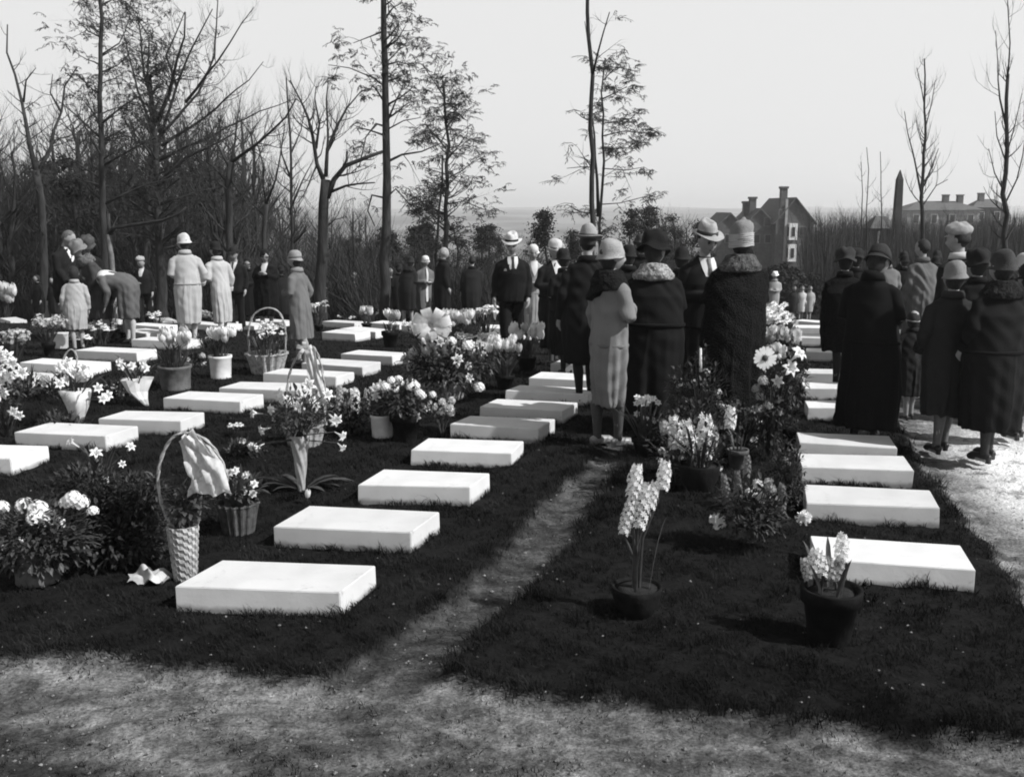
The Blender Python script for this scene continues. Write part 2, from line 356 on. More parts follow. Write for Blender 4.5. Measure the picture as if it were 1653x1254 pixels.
# ------------------------------------------------------------------ marble slabs
def marble():
    m = mat('white_marble', .70, .5, 5, .07, .05, 60, .35); t = m.node_tree; n = t.nodes; p = n['Principled BSDF']
    src = p.inputs['Base Color'].links[0].from_socket
    tc = n.new('ShaderNodeTexCoord'); nz = n.new('ShaderNodeTexNoise'); nz.inputs['Scale'].default_value = 9; nz.inputs['Detail'].default_value = 7; nz.inputs['Roughness'].default_value = .7
    t.links.new(tc.outputs['Object'], nz.inputs['Vector'])
    r = n.new('ShaderNodeValToRGB'); e = r.color_ramp.elements; e[0].position = .27; e[0].color = (.3, .3, .3, 1); e[1].position = .41; e[1].color = (1, 1, 1, 1)
    t.links.new(nz.outputs[0], r.inputs[0])
    # noise-edged darkening towards the bottom: only the lowest few centimetres of the stone
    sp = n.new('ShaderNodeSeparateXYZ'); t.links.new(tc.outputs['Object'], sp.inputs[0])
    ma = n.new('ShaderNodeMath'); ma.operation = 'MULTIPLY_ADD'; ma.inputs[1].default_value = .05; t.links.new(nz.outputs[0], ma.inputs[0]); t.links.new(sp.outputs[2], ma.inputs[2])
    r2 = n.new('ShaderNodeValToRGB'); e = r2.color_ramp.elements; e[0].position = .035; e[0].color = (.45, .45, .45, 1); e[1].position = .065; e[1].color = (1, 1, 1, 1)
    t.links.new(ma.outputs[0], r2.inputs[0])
    a = n.new('ShaderNodeMix'); a.data_type = 'RGBA'; a.blend_type = 'MULTIPLY'; a.inputs[0].default_value = .6
    oi = n.new('ShaderNodeObjectInfo'); om = n.new('ShaderNodeMapRange'); om.inputs[3].default_value = .82; om.inputs[4].default_value = 1.04; t.links.new(oi.outputs['Random'], om.inputs[0])
    a0 = n.new('ShaderNodeMix'); a0.data_type = 'RGBA'; a0.blend_type = 'MULTIPLY'; a0.inputs[0].default_value = 1; t.links.new(src, a0.inputs[6]); t.links.new(om.outputs[0], a0.inputs[7]); src = a0.outputs[2]
    t.links.new(src, a.inputs[6]); t.links.new(r.outputs[0], a.inputs[7])
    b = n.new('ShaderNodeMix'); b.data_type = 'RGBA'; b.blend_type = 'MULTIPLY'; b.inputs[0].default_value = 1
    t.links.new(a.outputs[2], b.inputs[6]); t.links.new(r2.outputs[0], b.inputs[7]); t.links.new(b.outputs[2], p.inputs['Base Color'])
    return m
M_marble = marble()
ORD = ['nearest', 'second', 'third', 'fourth', 'fifth', 'sixth', 'seventh', 'eighth', 'ninth', 'tenth', 'eleventh', 'twelfth']
def slab(xl, yl, xr, yr, label, dep=.42, th=.128, sk=0, grp='white marble grave slabs'):
    a, b = ground(xl, yl), ground(xr, yr); d = b-a; w = Vector((d.x, d.y)).length; rz = math.atan2(d.y, d.x)
    w = min(max(w, .6), 1.0)
    import bmesh
    bm = bmesh.new(); bmesh.ops.create_cube(bm, size=1)
    for v in bm.verts: v.co = Vector((v.co.x*w+w/2, v.co.y*dep+dep/2, v.co.z*(th+.06)+(th+.06)/2-.06))
    for v in bm.verts:
        v.co += Vector((R.uniform(-.006, .006), R.uniform(-.006, .006), R.uniform(-.006, .006)))
    for v in bm.verts: v.co.x += sk*v.co.y
    bmesh.ops.bevel(bm, geom=[e for e in bm.edges], offset=R.uniform(.004, .006), segments=2, affect='EDGES')
    bmesh.ops.subdivide_edges(bm, edges=[e for e in bm.edges if e.calc_length() > .25], cuts=3, use_grid_fill=True)
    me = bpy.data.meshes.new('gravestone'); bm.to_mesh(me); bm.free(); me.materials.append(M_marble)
    o = bpy.data.objects.new('gravestone', me); C.objects.link(o); o.location = a; o.rotation_euler = (R.uniform(-.014, .014), R.uniform(-.014, .014), rz+R.uniform(-.012, .012))
    tag(o, label, 'gravestone', grp); return o, a, b
SL = []
for k, s in enumerate(rowA): SL.append(slab(*s, '%s white marble slab from the camera in the row beside the central dirt path' % ORD[k], sk=.16))
for k, s in enumerate(rowB): SL.append(slab(*s, '%s white marble slab from the left edge in the row behind the flower baskets' % ORD[k], sk=.08))
for k, s in enumerate(rowC): SL.append(slab(*s, '%s white marble slab from the left edge in the row behind the paper wrapped bouquets' % ORD[k]))
for k, s in enumerate(rowR): SL.append(slab(*s, '%s white marble slab from the camera in the row beside the right hand track' % ORD[k], sk=.06))
for k, s in enumerate(rowS): SL.append(slab(*s, '%s white marble slab seen between the tall dark coated woman and the women at right' % ORD[k]))
far = [(204, 534, 279, 536), (0, 521, 40, 522), (248, 521, 279, 522), (290, 531, 330, 532), (329, 534, 362, 535), (365, 531, 425, 533), (404, 526, 466, 527), (520, 528, 572, 529), (520, 549, 574, 552), (548, 543, 606, 547), (596, 531, 645, 532), (648, 536, 690, 537), (770, 553, 812, 556), (60, 523, 100, 524), (150, 523, 178, 524), (775, 541, 815, 542)]
for s in far: SL.append(slab(*s, 'distant low white slab among the far graves in front of the wood', grp='distant white slabs among the far graves'))
# ------------------------------------------------------------------ people
def sm01(x): x = max(0, min(1, x)); return x*x*(3-2*x)
def deformer(lean, side, ht, hn, tw=0, hip=0):      # forward lean at the hips, sideways lean, head turn, head nod
    def f(p):
        x, y, z = p
        if z > 1.36 and (ht or hn):
            k = sm01((z-1.40)/.10); a = ht*k; b = hn*k
            x, y = x*cos(a)-y*sin(a), x*sin(a)+y*cos(a)
            X0, Y0 = 0, 0
            vy, vz = y, z-1.45
            # nod about an axis turned with the head
            fx, fy = -sin(a), cos(a); dd = x*fx+y*fy; rx_, ry2 = x-dd*fx, y-dd*fy
            nd_, nz_ = dd*cos(b)+vz*sin(b), -dd*sin(b)+vz*cos(b)
            x, y, z = rx_+nd_*fx, ry2+nd_*fy, nz_+1.45
        if lean:
            k = sm01((z-.78)/.38); a = lean*k; pz = .95
            vy, vz = y, z-pz
            if z > .7: y, z = vy*cos(a)+vz*sin(a), -vy*sin(a)+vz*cos(a)+pz
        if tw:
            k = sm01((z-.85)/.45)*tw; x, y = x*cos(k)-y*sin(k), x*sin(k)+y*cos(k)
        x += hip*sin(max(0, min(1, z/1.3))*pi)+ hip*.25*(x > 0)*max(0, z-1.1)
        if side: x += side*max(0, z-.5)**1.3
        return Vector((x, y, z))
    return f
def head_fn(face):
    def f(u, p):
        x, y, z = p
        lo = max(0, -u.z)
        x *= 1-.34*lo**1.6; 
        if u.y < 0: y *= 1-.25*lo
        else: y *= 1-.12*lo**2
        if face and u.y > .2:
            g = lambda cx, cz, s: math.exp(-((p.x-cx)/s)**2-((p.z-cz)/s)**2)
            y += .026*math.exp(-(p.x/.013)**2-((p.z+.022)/.024)**2)      # nose
            y += .006*math.exp(-(p.x/.05)**2-((p.z-.022)/.014)**2)      # brow
            y -= .016*(g(.030, 0, .018)+g(-.030, 0, .018))              # sockets
            y += .006*math.exp(-(p.x/.026)**2-((p.z+.066)/.011)**2)     # lips
            y += .008*math.exp(-(p.x/.024)**2-((p.z+.10)/.014)**2)      # chin
            y += .004*(g(.042, -.032, .02)+g(-.042, -.032, .02))        # cheeks
        return Vector((x, y, z))
    return f
def arm_pts(pose, s):      # shoulder, elbow, wrist (person faces +Y; s = side)
    sh = Vector((s*.172, -.004, 1.322))
    P = {'down': ((.235, -.02, 1.09), (.235, .07, .85)), 'back': ((.24, -.08, 1.10), (.12, -.15, .93)),
         'front': ((.235, -.01, 1.09), (.06, .20, 1.10)), 'pocket': ((.26, -.03, 1.10), (.21, .12, .92)),
         'fold': ((.235, .03, 1.10), (-.02, .21, 1.16)), 'out': ((.29, -.02, 1.13), (.33, .10, .93)),
         'low': ((.20, .05, 1.10), (.12, .22, .86)), 'reach': ((.20, .18, 1.15), (.16, .42, 1.10)),
         'chest': ((.24, .02, 1.12), (.07, .19, 1.24))}[pose]
    return [sh, Vector((s*P[0][0], P[0][1], P[0][2])), Vector((s*P[1][0], P[1][1], P[1][2]))]
def add_hand(mb, el, wr, s, curl=.5, fine=True):
    d = (wr-el).normalized()
    pal = Vector((-s, 0, 0)) if abs(d.x) < .7 else Vector((0, 0, -1))      # the palm faces the body
    pal = (pal-d*pal.dot(d)).normalized(); wd = d.cross(pal)*s       # across the knuckles
    if wd.y < 0 and abs(d.x) < .7: wd = -wd
    mb.tube([wr-d*.02, wr+d*.02, wr+d*.05, wr+d*.088], [.024, .03, .033, .028], 8)
    if not fine: 
        mb.tube([wr+d*.08, wr+d*.12+pal*.012, wr+d*.155+pal*.04], [.028, .022, .012], 7)
    else:
        for k, (o, L) in enumerate(((.028, .072), (.0095, .080), (-.0095, .074), (-.028, .058))):
            b = wr+d*.078+wd*o; c = b+d*L*.42+pal*.006*curl; e = c+d*L*.3+pal*L*.34*curl; g = e+d*L*.12+pal*L*.36*curl
            mb.tube([b-d*.012, b, c, e, g], [.0095, .0098, .009, .0082, .0066], 6)
    tb = wr+d*.025+wd*.026; mb.tube([tb, tb+wd*.022+d*.02+pal*.01, tb+wd*.028+d*.05+pal*.022], [.013, .0105, .008], 6)
def profile_hat(kind, mb, band, feat):
    cz = 1.615; cy = -.012; rr = []
    if kind == 'cloche':
        rr = [(0, cy, 1.60, .084, .094), (0, cy, 1.575, .115, .128), (0, cy, 1.571, .122, .137), (0, cy, 1.583, .117, .131), (0, cy, 1.60, .100, .113), (0, cy, 1.64, .099, .112), (0, cy-.002, 1.68, .095, .107), (0, cy-.005, 1.715, .080, .091), (0, cy-.008, 1.738, .052, .06), (0, cy-.008, 1.747, .02, .024)]
        fn = lambda i, z, q: (1+(.012*sin(3*q+1) if i < 4 else 0)+.01*sin(7*q+z*40), (-.018*max(0, -sin(q))+.01*sin(q) if i < 4 else 0))
        mb.rings(rr, 28, fn)
        if band: band.rings([(0, cy, z, a*.1035, a*.1165) for z, a in ((1.602, .985), (1.606, 1.01), (1.63, 1.012), (1.634, .985))], 28)
    elif kind == 'fedora':
        rr = [(0, cy, 1.632, .085, .098), (0, cy, 1.628, .145, .165), (0, cy, 1.632, .150, .172), (0, cy, 1.637, .146, .168), (0, cy, 1.641, .094, .110), (0, cy, 1.67, .091, .107), (0, cy, 1.71, .086, .102), (0, cy-.004, 1.745, .074, .094), (0, cy-.004, 1.760, .055, .075), (0, cy-.004, 1.750, .028, .055), (0, cy-.004, 1.735, .008, .04)]
        def fn(i, z, q):
            if i in (1, 2, 3): return (1, .030*abs(cos(q))**2-.020*max(0, sin(q))+.012*max(0, -sin(q)))
            if i >= 5: return (1-.22*max(0, sin(q))**2*(i-4)/4*(abs(cos(q))*1.3+.2), .014*(-sin(q))*(i > 6))
            return 1
        mb.rings(rr, 30, fn)
        if band: band.rings([(0, cy, 1.642, .092, .104), (0, cy, 1.643, .0975, .1095), (0, cy, 1.672, .0955, .108), (0, cy, 1.673, .088, .1)], 30)
    elif kind == 'knit':
        rr = [(0, cy, 1.535, .075, .085), (0, cy, 1.54, .098, .11), (0, cy, 1.57, .105, .118), (0, cy, 1.60, .104, .117), (0, cy, 1.63, .108, .12), (0, cy, 1.66, .105, .117), (0, cy, 1.69, .103, .115), (0, cy, 1.72, .092, .10), (.004, cy, 1.742, .06, .065), (.008, cy, 1.752, .03, .03), (.012, cy, 1.775, .012, .012)]
        mb.rings([(0+.016*max(0, (z-1.66)/.1), b, z, c*(.93 if z > 1.62 else 1), d_*(.93 if z > 1.62 else 1)) for (a, b, z, c, d_) in rr], 30, lambda i, z, q: 1+.02*sin(3*q+z*20))
        if band:
            zr = [1.535+.105*i/21 for i in range(22)]
            band.rings([(0, cy, 1.535, .09, .1)]+[(0, cy, z, .106+.0028*sin(i*1.9), .118+.0028*sin(i*1.9)) for i, z in enumerate(zr)]+[(0, cy, 1.645, .09, .1)], 34, lambda i, z, q: (1+.012*sin(q*4+i), .010*sin(q+1)))
    elif kind == 'cap':
        def fc(u, p):
            return Vector((p.x*(1+.07*sin(u.x*6+u.y*4)), p.y+.02*u.z+(.02 if u.y > .3 else 0), p.z*(1+.22*sin(u.x*9+1)*sin(u.y*7+u.x*3))-.03*u.y*0+.02*u.x))
        mb.ball((.012, -.008, 1.690), (.122, .138, .066), 34, 16, fc)
        mb.rings([(0, cy, 1.625, .083, .097), (0, cy, 1.63, .094, .108), (0, cy, 1.665, .096, .11)], 24)
        vis = []; 
        for i in range(9):
            q = pi*(.18+.64*i/8); vis.append((q))
        lo = [(.088*cos(q), cy+.10*sin(q), 1.637) for q in vis]; hi = [(.098*cos(q), cy+.10*sin(q)+.065*sin(q)**2, 1.618) for q in vis]
        k = len(vis)
        v = lo+hi+[(a, b, c+.007) for a, b, c in lo]+[(a, b, c+.007) for a, b, c in hi]
        f = [(i, i+1, k+i+1, k+i) for i in range(k-1)]+[(2*k+i+1, 2*k+i, 3*k+i, 3*k+i+1) for i in range(k-1)]+[(k+i, k+i+1, 3*k+i+1, 3*k+i) for i in range(k-1)]
        mb.add(v, f)
    elif kind == 'wide':       # soft ladies' hat, irregular brim
        rr = [(0, cy, 1.605, .083, .095), (0, cy, 1.585, .135, .15), (0, cy, 1.582, .145, .162), (0, cy, 1.60, .138, .155), (0, cy, 1.615, .112, .125), (0, cy, 1.66, .12, .13), (0, cy, 1.705, .118, .126), (0, cy, 1.74, .095, .10), (0, cy, 1.755, .05, .05)]
        mb.rings(rr, 34, lambda i, z, q: (1+.05*sin(4*q+z*20)+.03*sin(7*q+z*50+1), .016*sin(3*q+.6) if i < 4 else .008*sin(5*q)))
    elif kind == 'brim':       # light hat with turned-up brim
        rr = [(0, cy, 1.60, .084, .096), (0, cy, 1.597, .125, .137), (0, cy, 1.615, .138, .152), (0, cy, 1.622, .136, .15), (0, cy, 1.61, .108, .12), (0, cy, 1.66, .104, .116), (0, cy, 1.705, .095, .105), (0, cy, 1.735, .065, .07), (0, cy, 1.742, .02, .02)]
        mb.rings(rr, 30, lambda i, z, q: (1+.02*sin(5*q), .012*sin(2*q+1) if i < 4 else 0))
        if band: band.rings([(0, cy, 1.614, .10, .112), (0, cy, 1.616, .1085, .121), (0, cy, 1.643, .1075, .12), (0, cy, 1.645, .10, .11)], 30)
    if feat:
        for k in range(9):
            q = feat+R.uniform(-.6, .6); feat_p = Vector((.11*cos(q), cy+.12*sin(q), 1.64+R.uniform(-.02, .03)))
            for j in range(6):
                a = j*pi/3; mb.ball(feat_p+Vector((.012*cos(a), .006, .012*sin(a))), (.011, .008, .011), 6, 4)
NP = 0
def drape(o, ph, amp, furry=False):     # cloth folds pushed into the finished surface
    me = o.data; n = len(me.vertices); co = np.empty(n*3, np.float32); me.vertices.foreach_get('co', co); co = co.reshape(-1, 3)
    no = np.empty(n*3, np.float32); me.vertices.foreach_get('normal', no); no = no.reshape(-1, 3)
    x, y, z = co.T; q = np.arctan2(y, x); low = np.clip((1.12-z)/.75, 0, 1)
    wp = .5*np.sin(z*4.3+ph)+.35*np.sin(z*9.1+2*ph)
    k1 = 2+int(ph*7) % 4; k2 = 6+int(ph*11) % 4
    f = (np.sin(k1*q+wp+ph)*.6+np.sin(k2*q+1.7*wp+ph*3)*.4+np.sin(13*q-wp+ph)*.15)*(.75+.35*np.sin(q*2+z*3+ph))
    d = amp*.030*(low**.8)*((1-np.abs(f))**2-.35)
    up = np.clip((z-.8)/.3, 0, 1)
    wr = .45 if o.data.materials[0].name in ('cloth_%d' % int(v*1000) for v in (.40, .36, .33, .26, .13, .12, .38)) else 1
    d += wr*amp*.007*up*np.sin(z*38+3*np.sin(q*2+ph)+x*22)*(.5+.5*np.sin(q*3+z*11+ph*2))
    d += wr*amp*.006*np.sin(x*31+z*17+ph)*np.sin(y*27-z*23)
    if furry: d += np.random.default_rng(5).normal(0, .0017, n)
    co += no*d[:, None]; me.vertices.foreach_set('co', co.ravel()); me.update()
def person(px, ytop, d, yaw, label, out='coat', cv=.012, hat='cloche', hv=.3, pose=('down', 'down'), H=None, lean=0, side=0, turn=0, nod=0,
           hem=.40, wide=1.0, collar=None, stock=.3, shoe=.015, hair=None, fine=None, fold=1.0, stride=.06, band=None, feat=0, child=False, name='person', extra=None, trim=None, flare=1.0):
    global NP; NP += 1
    base = foot(px, d)
    if H is None:
        H = (at(px, ytop, d).z-base.z)
    hatless = hat is None; top = 1.705 if hatless else 1.75
    sc = H/top
    
    if fine is None: fine = d < 12
    vx = (.0085 if d < 12 else .012 if d < 18 else .02 if d < 30 else .035)
    rnd = random.Random(NP*13); ph = rnd.uniform(0, 6)
    if not lean: lean = rnd.uniform(.02, .09)
    df = deformer(lean, side+rnd.uniform(-.03, .03), turn+rnd.uniform(-.25, .25)*(not turn), nod+rnd.uniform(.03, .16), rnd.uniform(-.22, .22), rnd.uniform(-.035, .035))
    wide *= 1.13; htx, hty = rnd.uniform(-.09, .09), rnd.uniform(-.10, .06)
    root = empty(name, base, radians(yaw)); root.scale = (sc,)*3
    tag(root, label, 'person', 'people gathered among the graves')
    face = d < 22
    def fin(mb, nm, m, vox=None, sm=2, par=root):
        mb.v = [tuple(df(p)) for p in mb.v]
        o = mb.build(nm, m, par)
        if vox: remesh(o, vox, sm)
        return o
    mb = MB(); bd = 1.0 if not child else 1.25
    hs = 1.03 if not child else 1.24
    # torso, neck, head
    mb.rings([(0, 0, .80, .13, .09), (0, -.01, .90, .165, .112), (0, 0, 1.05, .132, .095), (0, .005, 1.2, .15, .105), (0, 0, 1.30, .162, .10), (0, -.005, 1.37, .11, .07), (0, -.008, 1.42, .060, .055), (0, -.006, 1.46, .046, .048), (0, -.004, 1.52, .044, .050)], 20)
    mb.ball((0, .010, 1.586), (.080*hs, .096*hs, .118*hs), 36 if fine else 20, 28 if fine else 14, head_fn(face))
    for s in (-1, 1):
        mb.ball((s*.077*hs, 0, 1.58), (.012, .02, .032), 8, 6)
        A = arm_pts(pose[0] if s < 0 else pose[1], s)
        mb.tube([A[0], A[0].lerp(A[1], .5), A[1], A[1].lerp(A[2], .4), A[2]], [.05, .045, .038, .036, .024], 10)
        add_hand(mb, A[1], A[2], s, .8, fine)
        y = stride*s
        mb.tube([(s*.085, 0, .88), (s*.09, y*.4+.012, .66), (s*.080, y*.8+.012, .48), (s*.076, y-.012, .34), (s*.072, y, .10), (s*.072, y, .05)], [.085, .066, .046, .048, .030, .032], 10)
        mb.tube([(s*.072, y-.04, .035), (s*.075, y+.06, .035), (s*.080, y+.14, .025)], [.032, .036, .025], 8)
    fin(mb, 'body', M_skin, min(vx, .009) if d < 12 else vx, 1)
    # shoes and stockings
    for s in (-1, 1):
        y = stride*s; m = MB()
        m.tube([(s*.072, y-.062, .045), (s*.072, y-.03, .05), (s*.075, y+.05, .045), (s*.079, y+.12, .034), (s*.081, y+.155, .022), (s*.081, y+.175, .016)], [.022, .036, .036, .038, .026, .008], 12)
        m.box((s*.072, y-.038, .02), (.036, .042, .044))
        o = fin(m, 'shoe', mat('shoe_%d' % int(shoe*1000), shoe, .4, 20, .2, 0, spec=.45), .007 if fine else None)
        if out != 'suit':
            m = MB(); m.tube([(s*.080, y*.8+.012, .52), (s*.080, y*.8+.012, .47), (s*.076, y-.012, .34), (s*.072, y-.002, .2), (s*.072, y, .10), (s*.072, y+.004, .06)], [.056, .050, .053, .040, .034, .036], 12, False)
            fin(m, 'stocking', mat('stocking_%d' % int(stock*1000), stock, .7, 30, .1))
    # garments
    g = MB(); w = wide; C_ = cloth(cv) if out != 'fur' else fur(cv)
    amp = .075*fold
    def fold_fn(i, z, q):
        k = max(0, min(1, (1.15-z)/.7)); 
        return 1+amp*k*(sin(q*6+ph)*.6+sin(q*11+ph*2+z*1.5)*.5+sin(q*17+ph)*.25)+.006*sin(z*34+q*3+ph)+.008*sin(z*19-q*4)
    if out in ('coat', 'fur', 'overcoat'):
        sh = .205 if out == 'overcoat' else .188
        wst = .19*w; sh *= 1+.45*(w-1)
        rr = [(0, -.008, hem, .172*w*flare, .135*w*flare), (0, -.01, (hem+.85)/2, .192*w*(1+flare)/2, .150*w), (0, -.008, .85, .205*w, .155*w), (0, 0, 1.02, wst, .145*w), (0, .004, 1.2, .188*w, .135*w), (0, 0, 1.30, sh, .122), (0, -.004, 1.35, sh*.88, .108), (0, -.006, 1.39, .122, .09), (0, -.004, 1.42, .082, .076), (0, -.002, 1.445, .074, .074)]
        zz = []
        for a, b in zip(rr[:-1], rr[1:]):
            nn = max(1, int(abs(b[2]-a[2])/.05))
            for i in range(nn): zz.append(tuple(a[j]+(b[j]-a[j])*i/nn for j in range(5)))
        zz.append(rr[-1]); g.rings(zz, 64 if d < 20 else 36, fold_fn)
    else:      # jacket over trousers
        zz = [(0, -.005, .80, .20*w, .145*w), (0, -.004, .88, .198*w, .145*w), (0, 0, .96, .185*w, .137*w), (0, .002, 1.05, .178*w, .13*w), (0, .004, 1.2, .19*w, .135*w), (0, 0, 1.30, .197, .125), (0, -.003, 1.355, .165, .105), (0, -.005, 1.39, .115, .085), (0, -.004, 1.42, .080, .074), (0, -.002, 1.44, .072, .07)]
        g.rings(zz, 48, fold_fn)
    for s in (-1, 1):
        A = arm_pts(pose[0] if s < 0 else pose[1], s); k = 1.03 if out in ('coat', 'fur', 'overcoat') else .98
        e = A[2]+(A[1]-A[2]).normalized()*.01
        g.tube([A[0]+Vector((-s*.05, 0, .012)), A[0]+Vector((s*.012, 0, -.03)), A[0].lerp(A[1], .4), A[1], A[1].lerp(e, .15), A[1].lerp(e, .6), e], [.058*k, .064*k, .062*k, .055*k, .056*k, .05*k, .049*k*(1.15 if out == 'fur' else 1)], 14)
    if out == 'coat' and d < 17 and not child:
        for s in (-1, 1):
            A = arm_pts(pose[0] if s < 0 else pose[1], s); dd = (A[2]-A[1]).normalized(); m = MB()
            m.tube([A[2]-dd*.10, A[2]-dd*.095, A[2]-dd*.02, A[2]-dd*.015], [.05, .063, .066, .05], 16)
            if trim is None: fin(m, 'cuff', C_, .011, 1)
        if NP % 3 != 1:
            m = MB(); bz = .90+.05*sin(ph); m.rings([(0, -.006, bz+a, (.203*w+.004)*b, (.153*w+.005)*b) for a, b in ((-.002, .96), (0, 1.02), (.028, 1.025), (.03, .96))], 40); fin(m, 'belt', cloth(cv*.8), .010, 1)
    nm = {'coat': 'coat', 'fur': 'fur_coat', 'overcoat': 'coat', 'suit': 'jacket'}[out]
    go_ = fin(g, nm, C_, vx, 2)
    if d < 20: drape(go_, ph, fold*(1.0 if out != 'suit' else .6), out == 'fur')
    if out == 'suit':
        t_ = MB(); 
        t_.rings([(0, 0, .77, .16, .115), (0, 0, .9, .172, .122), (0, 0, .97, .16, .118)], 24)
        for s in (-1, 1):
            y = stride*s
            t_.tube([(s*.08, 0, .86), (s*.088, y*.3+.005, .68), (s*.09, y*.7+.008, .48), (s*.088, y*.9, .3), (s*.075, y+.005, .07)], [.096, .09, .076, .07, .072], 14)
        drape(fin(t_, 'trousers', C_, vx, 2), ph, .5)
    # small visible garments
    def patch(nm, m, pts_z, rx, ry, off, par=root, cy=0.0):     # pts_z: (z, angle_from, angle_to) on the chest ellipse
        q_ = MB(); v = []; K = 6
        for z, a0, a1 in pts_z:
            j = (z-1.2)/.2; Rx = rx(z)+off; Ry = ry(z)+off
            for i in range(K+1):
                a = pi/2+a0+(a1-a0)*i/K; v.append((Rx*cos(a), Ry*sin(a)+cy, z))
        f = [(r*(K+1)+i, r*(K+1)+i+1, (r+1)*(K+1)+i+1, (r+1)*(K+1)+i) for r in range(len(pts_z)-1) for i in range(K)]
        v2 = [(a, b-.012, c) for a, b, c in v]; nn = len(v)
        q_.add(v+v2, f+[tuple(nn+i for i in reversed(x)) for x in f]); return fin(q_, nm, m, None, 0, par)
    rxf = lambda z: float(np.interp(z, [.8, 1.05, 1.2, 1.3, 1.355, 1.39, 1.42, 1.44], [.2, .178, .19, .197, .165, .115, .08, .072]))
    ryf = lambda z: float(np.interp(z, [.8, 1.05, 1.2, 1.3, 1.355, 1.39, 1.42, 1.44], [.145, .13, .139, .127, .107, .087, .075, .071]))
    if collar == 'shirt':
        sp = patch('shirt', M_shirt, [(1.12, -.02, .02), (1.2, -.12, .12), (1.28, -.24, .24), (1.34, -.40, .40), (1.385, -.62, .62), (1.415, -.9, .9), (1.432, -1.1, 1.1)], rxf, ryf, .004)
        patch('necktie', M_leather, [(1.12, -.012, .012), (1.2, -.07, .07), (1.3, -.10, .10), (1.37, -.10, .10), (1.41, -.2, .2), (1.43, -.25, .25)], rxf, ryf, .009)
    elif collar == 'vee':
        patch('blouse', M_shirt, [(1.2, -.03, .03), (1.28, -.2, .2), (1.36, -.36, .36), (1.42, -.8, .8), (1.45, -.9, .9)], rxf, ryf, .006)
    elif collar == 'strip':     # pale lining turned out along the open front
        patch('lining', M_shirt, [(z, -.16-.04*sin(z*9), .10) for z in (.6, .75, .9, 1.05, 1.2, 1.3, 1.38, 1.43)], lambda z: rxf(max(z, .8))+.02, lambda z: ryf(max(z, .8))+.018, .006)
    elif collar and collar[0] == 'fur':
        m = MB(); K = 22
        m.rings([(0, -.01, 1.33, .13, .11), (0, -.014, 1.34, .175, .135), (0, -.016, 1.38, .175, .142), (0, -.012, 1.425, .14, .125), (0, -.008, 1.465, .115, .11), (0, -.004, 1.475, .085, .085)], 40, lambda i, z, q: 1+.035*sin(q*9+i*2)+.03*sin(q*15+i))
        drape(fin(m, 'fur_collar', fur(collar[1]), .008, 1), ph, .8, True)
    elif collar is None or collar[0] == 'band':
        collar = collar or ('band', cv)
        m = MB(); m.rings([(0, -.006, 1.405, .085, .078), (0, -.008, 1.40, .105, .098), (0, -.008, 1.44, .098, .092), (0, -.004, 1.465, .085, .083), (0, -.004, 1.462, .07, .07)], 30, lambda i, z, q: 1+.02*sin(q*3))
        fin(m, 'collar', cloth(collar[1]))
    if trim is not None:       # lighter cuffs and hem
        for s in (-1, 1):
            A = arm_pts(pose[0] if s < 0 else pose[1], s); dd = (A[2]-A[1]).normalized()
            m = MB(); m.tube([A[2]-dd*.085, A[2]-dd*.08, A[2]-dd*.01, A[2]], [.05, .066, .067, .05], 16)
            fin(m, 'cuff', fur(trim), .012 if d < 18 else None, 1)
    # hair
    hc = {None: M_hair, 'grey': M_hairg, 'fair': mat('fair_hair', .11, .6, 60, .4, .5)}.get(hair, M_hair)
    if hair != 'none':
        m = MB(); long_ = out in ('coat', 'fur') 
        def hf(u, p):
            if u.y > .25 and u.z < .55: return Vector((p.x*.8, p.y*.62, p.z*.8))
            if u.z < -.35 and not long_: return p*.88
            if u.z < -.1: p = Vector((p.x*(1-.12*-u.z), p.y*(1-.12*-u.z), p.z*1.22))
            return p*(1+.02*sin(u.x*20)*sin(u.z*17))
        m.ball((0, -.008, 1.597), (.083*hs, .100*hs, .115*hs), 28, 20, hf); fin(m, 'hair', hc)
    # face details only where a face is turned to us
    if abs(((yaw+180) % 360)-180) > 55 and d < 22:
        for s in (-1, 1):
            m = MB(); m.ball((s*.030*hs, .087*hs+.004, 1.588), (.0165, .010, .0085), 10, 6); fin(m, 'eye', M_eye)  # eyeball drawn large and dark to give the shadow around the eye
            m = MB(); m.tube([(s*.016, .100, 1.609), (s*.03, .101, 1.613), (s*.045, .093, 1.608)], [.0045, .0055, .0035], 5); fin(m, 'eyebrow', M_hair)
        m = MB(); m.tube([(-.022, .094, 1.522), (0, .102, 1.522), (.022, .094, 1.522)], [.003, .0065, .003], 6); fin(m, 'lips', mat('lips', .07, .5, 10, .1))
    if hat:
        hsc = .89 if hat == 'cloche' else (.84 if hat == 'cap' else .95)
        hb = MB(); bb = MB() if band is not None and (d < 14 or hat != 'cloche') else None
        profile_hat(hat, hb, bb, feat)
        def tilt(v):     # every hat sits a little askew and is dented its own way
            x, y, z = v; z0 = 1.62; X, Y, Z = x, y, z-z0
            if hat != 'knit':
                Z2 = Z+X*htx*1.2+Y*hty*1.2; X2 = X-Z*htx; Y2 = Y-Z*hty
            else: X2, Y2, Z2 = X, Y, Z
            n1 = sin(x*38+ph+z*21)*sin(y*33+ph*2)+.6*sin(x*61-z*47+ph)
            k = 1+.035*n1*(1 if Z > -.01 else .4)
            return (X2*k*hsc, Y2*k*hsc, Z2*(1+.03*n1)*(.86 if hat == 'cloche' else 1)+z0)
        hb.v = [tilt(v) for v in hb.v]
        if bb: bb.v = [tilt(v) for v in bb.v]
        ho = fin(hb, 'hat', mat('hat_%d' % int(hv*1000), hv, .85, 18, .14, .4, 110, .15))
        if bb and bb.v: fin(bb, 'hat_band', cloth(band), None, 0, ho)
    if extra: extra(root, fin)
    return root
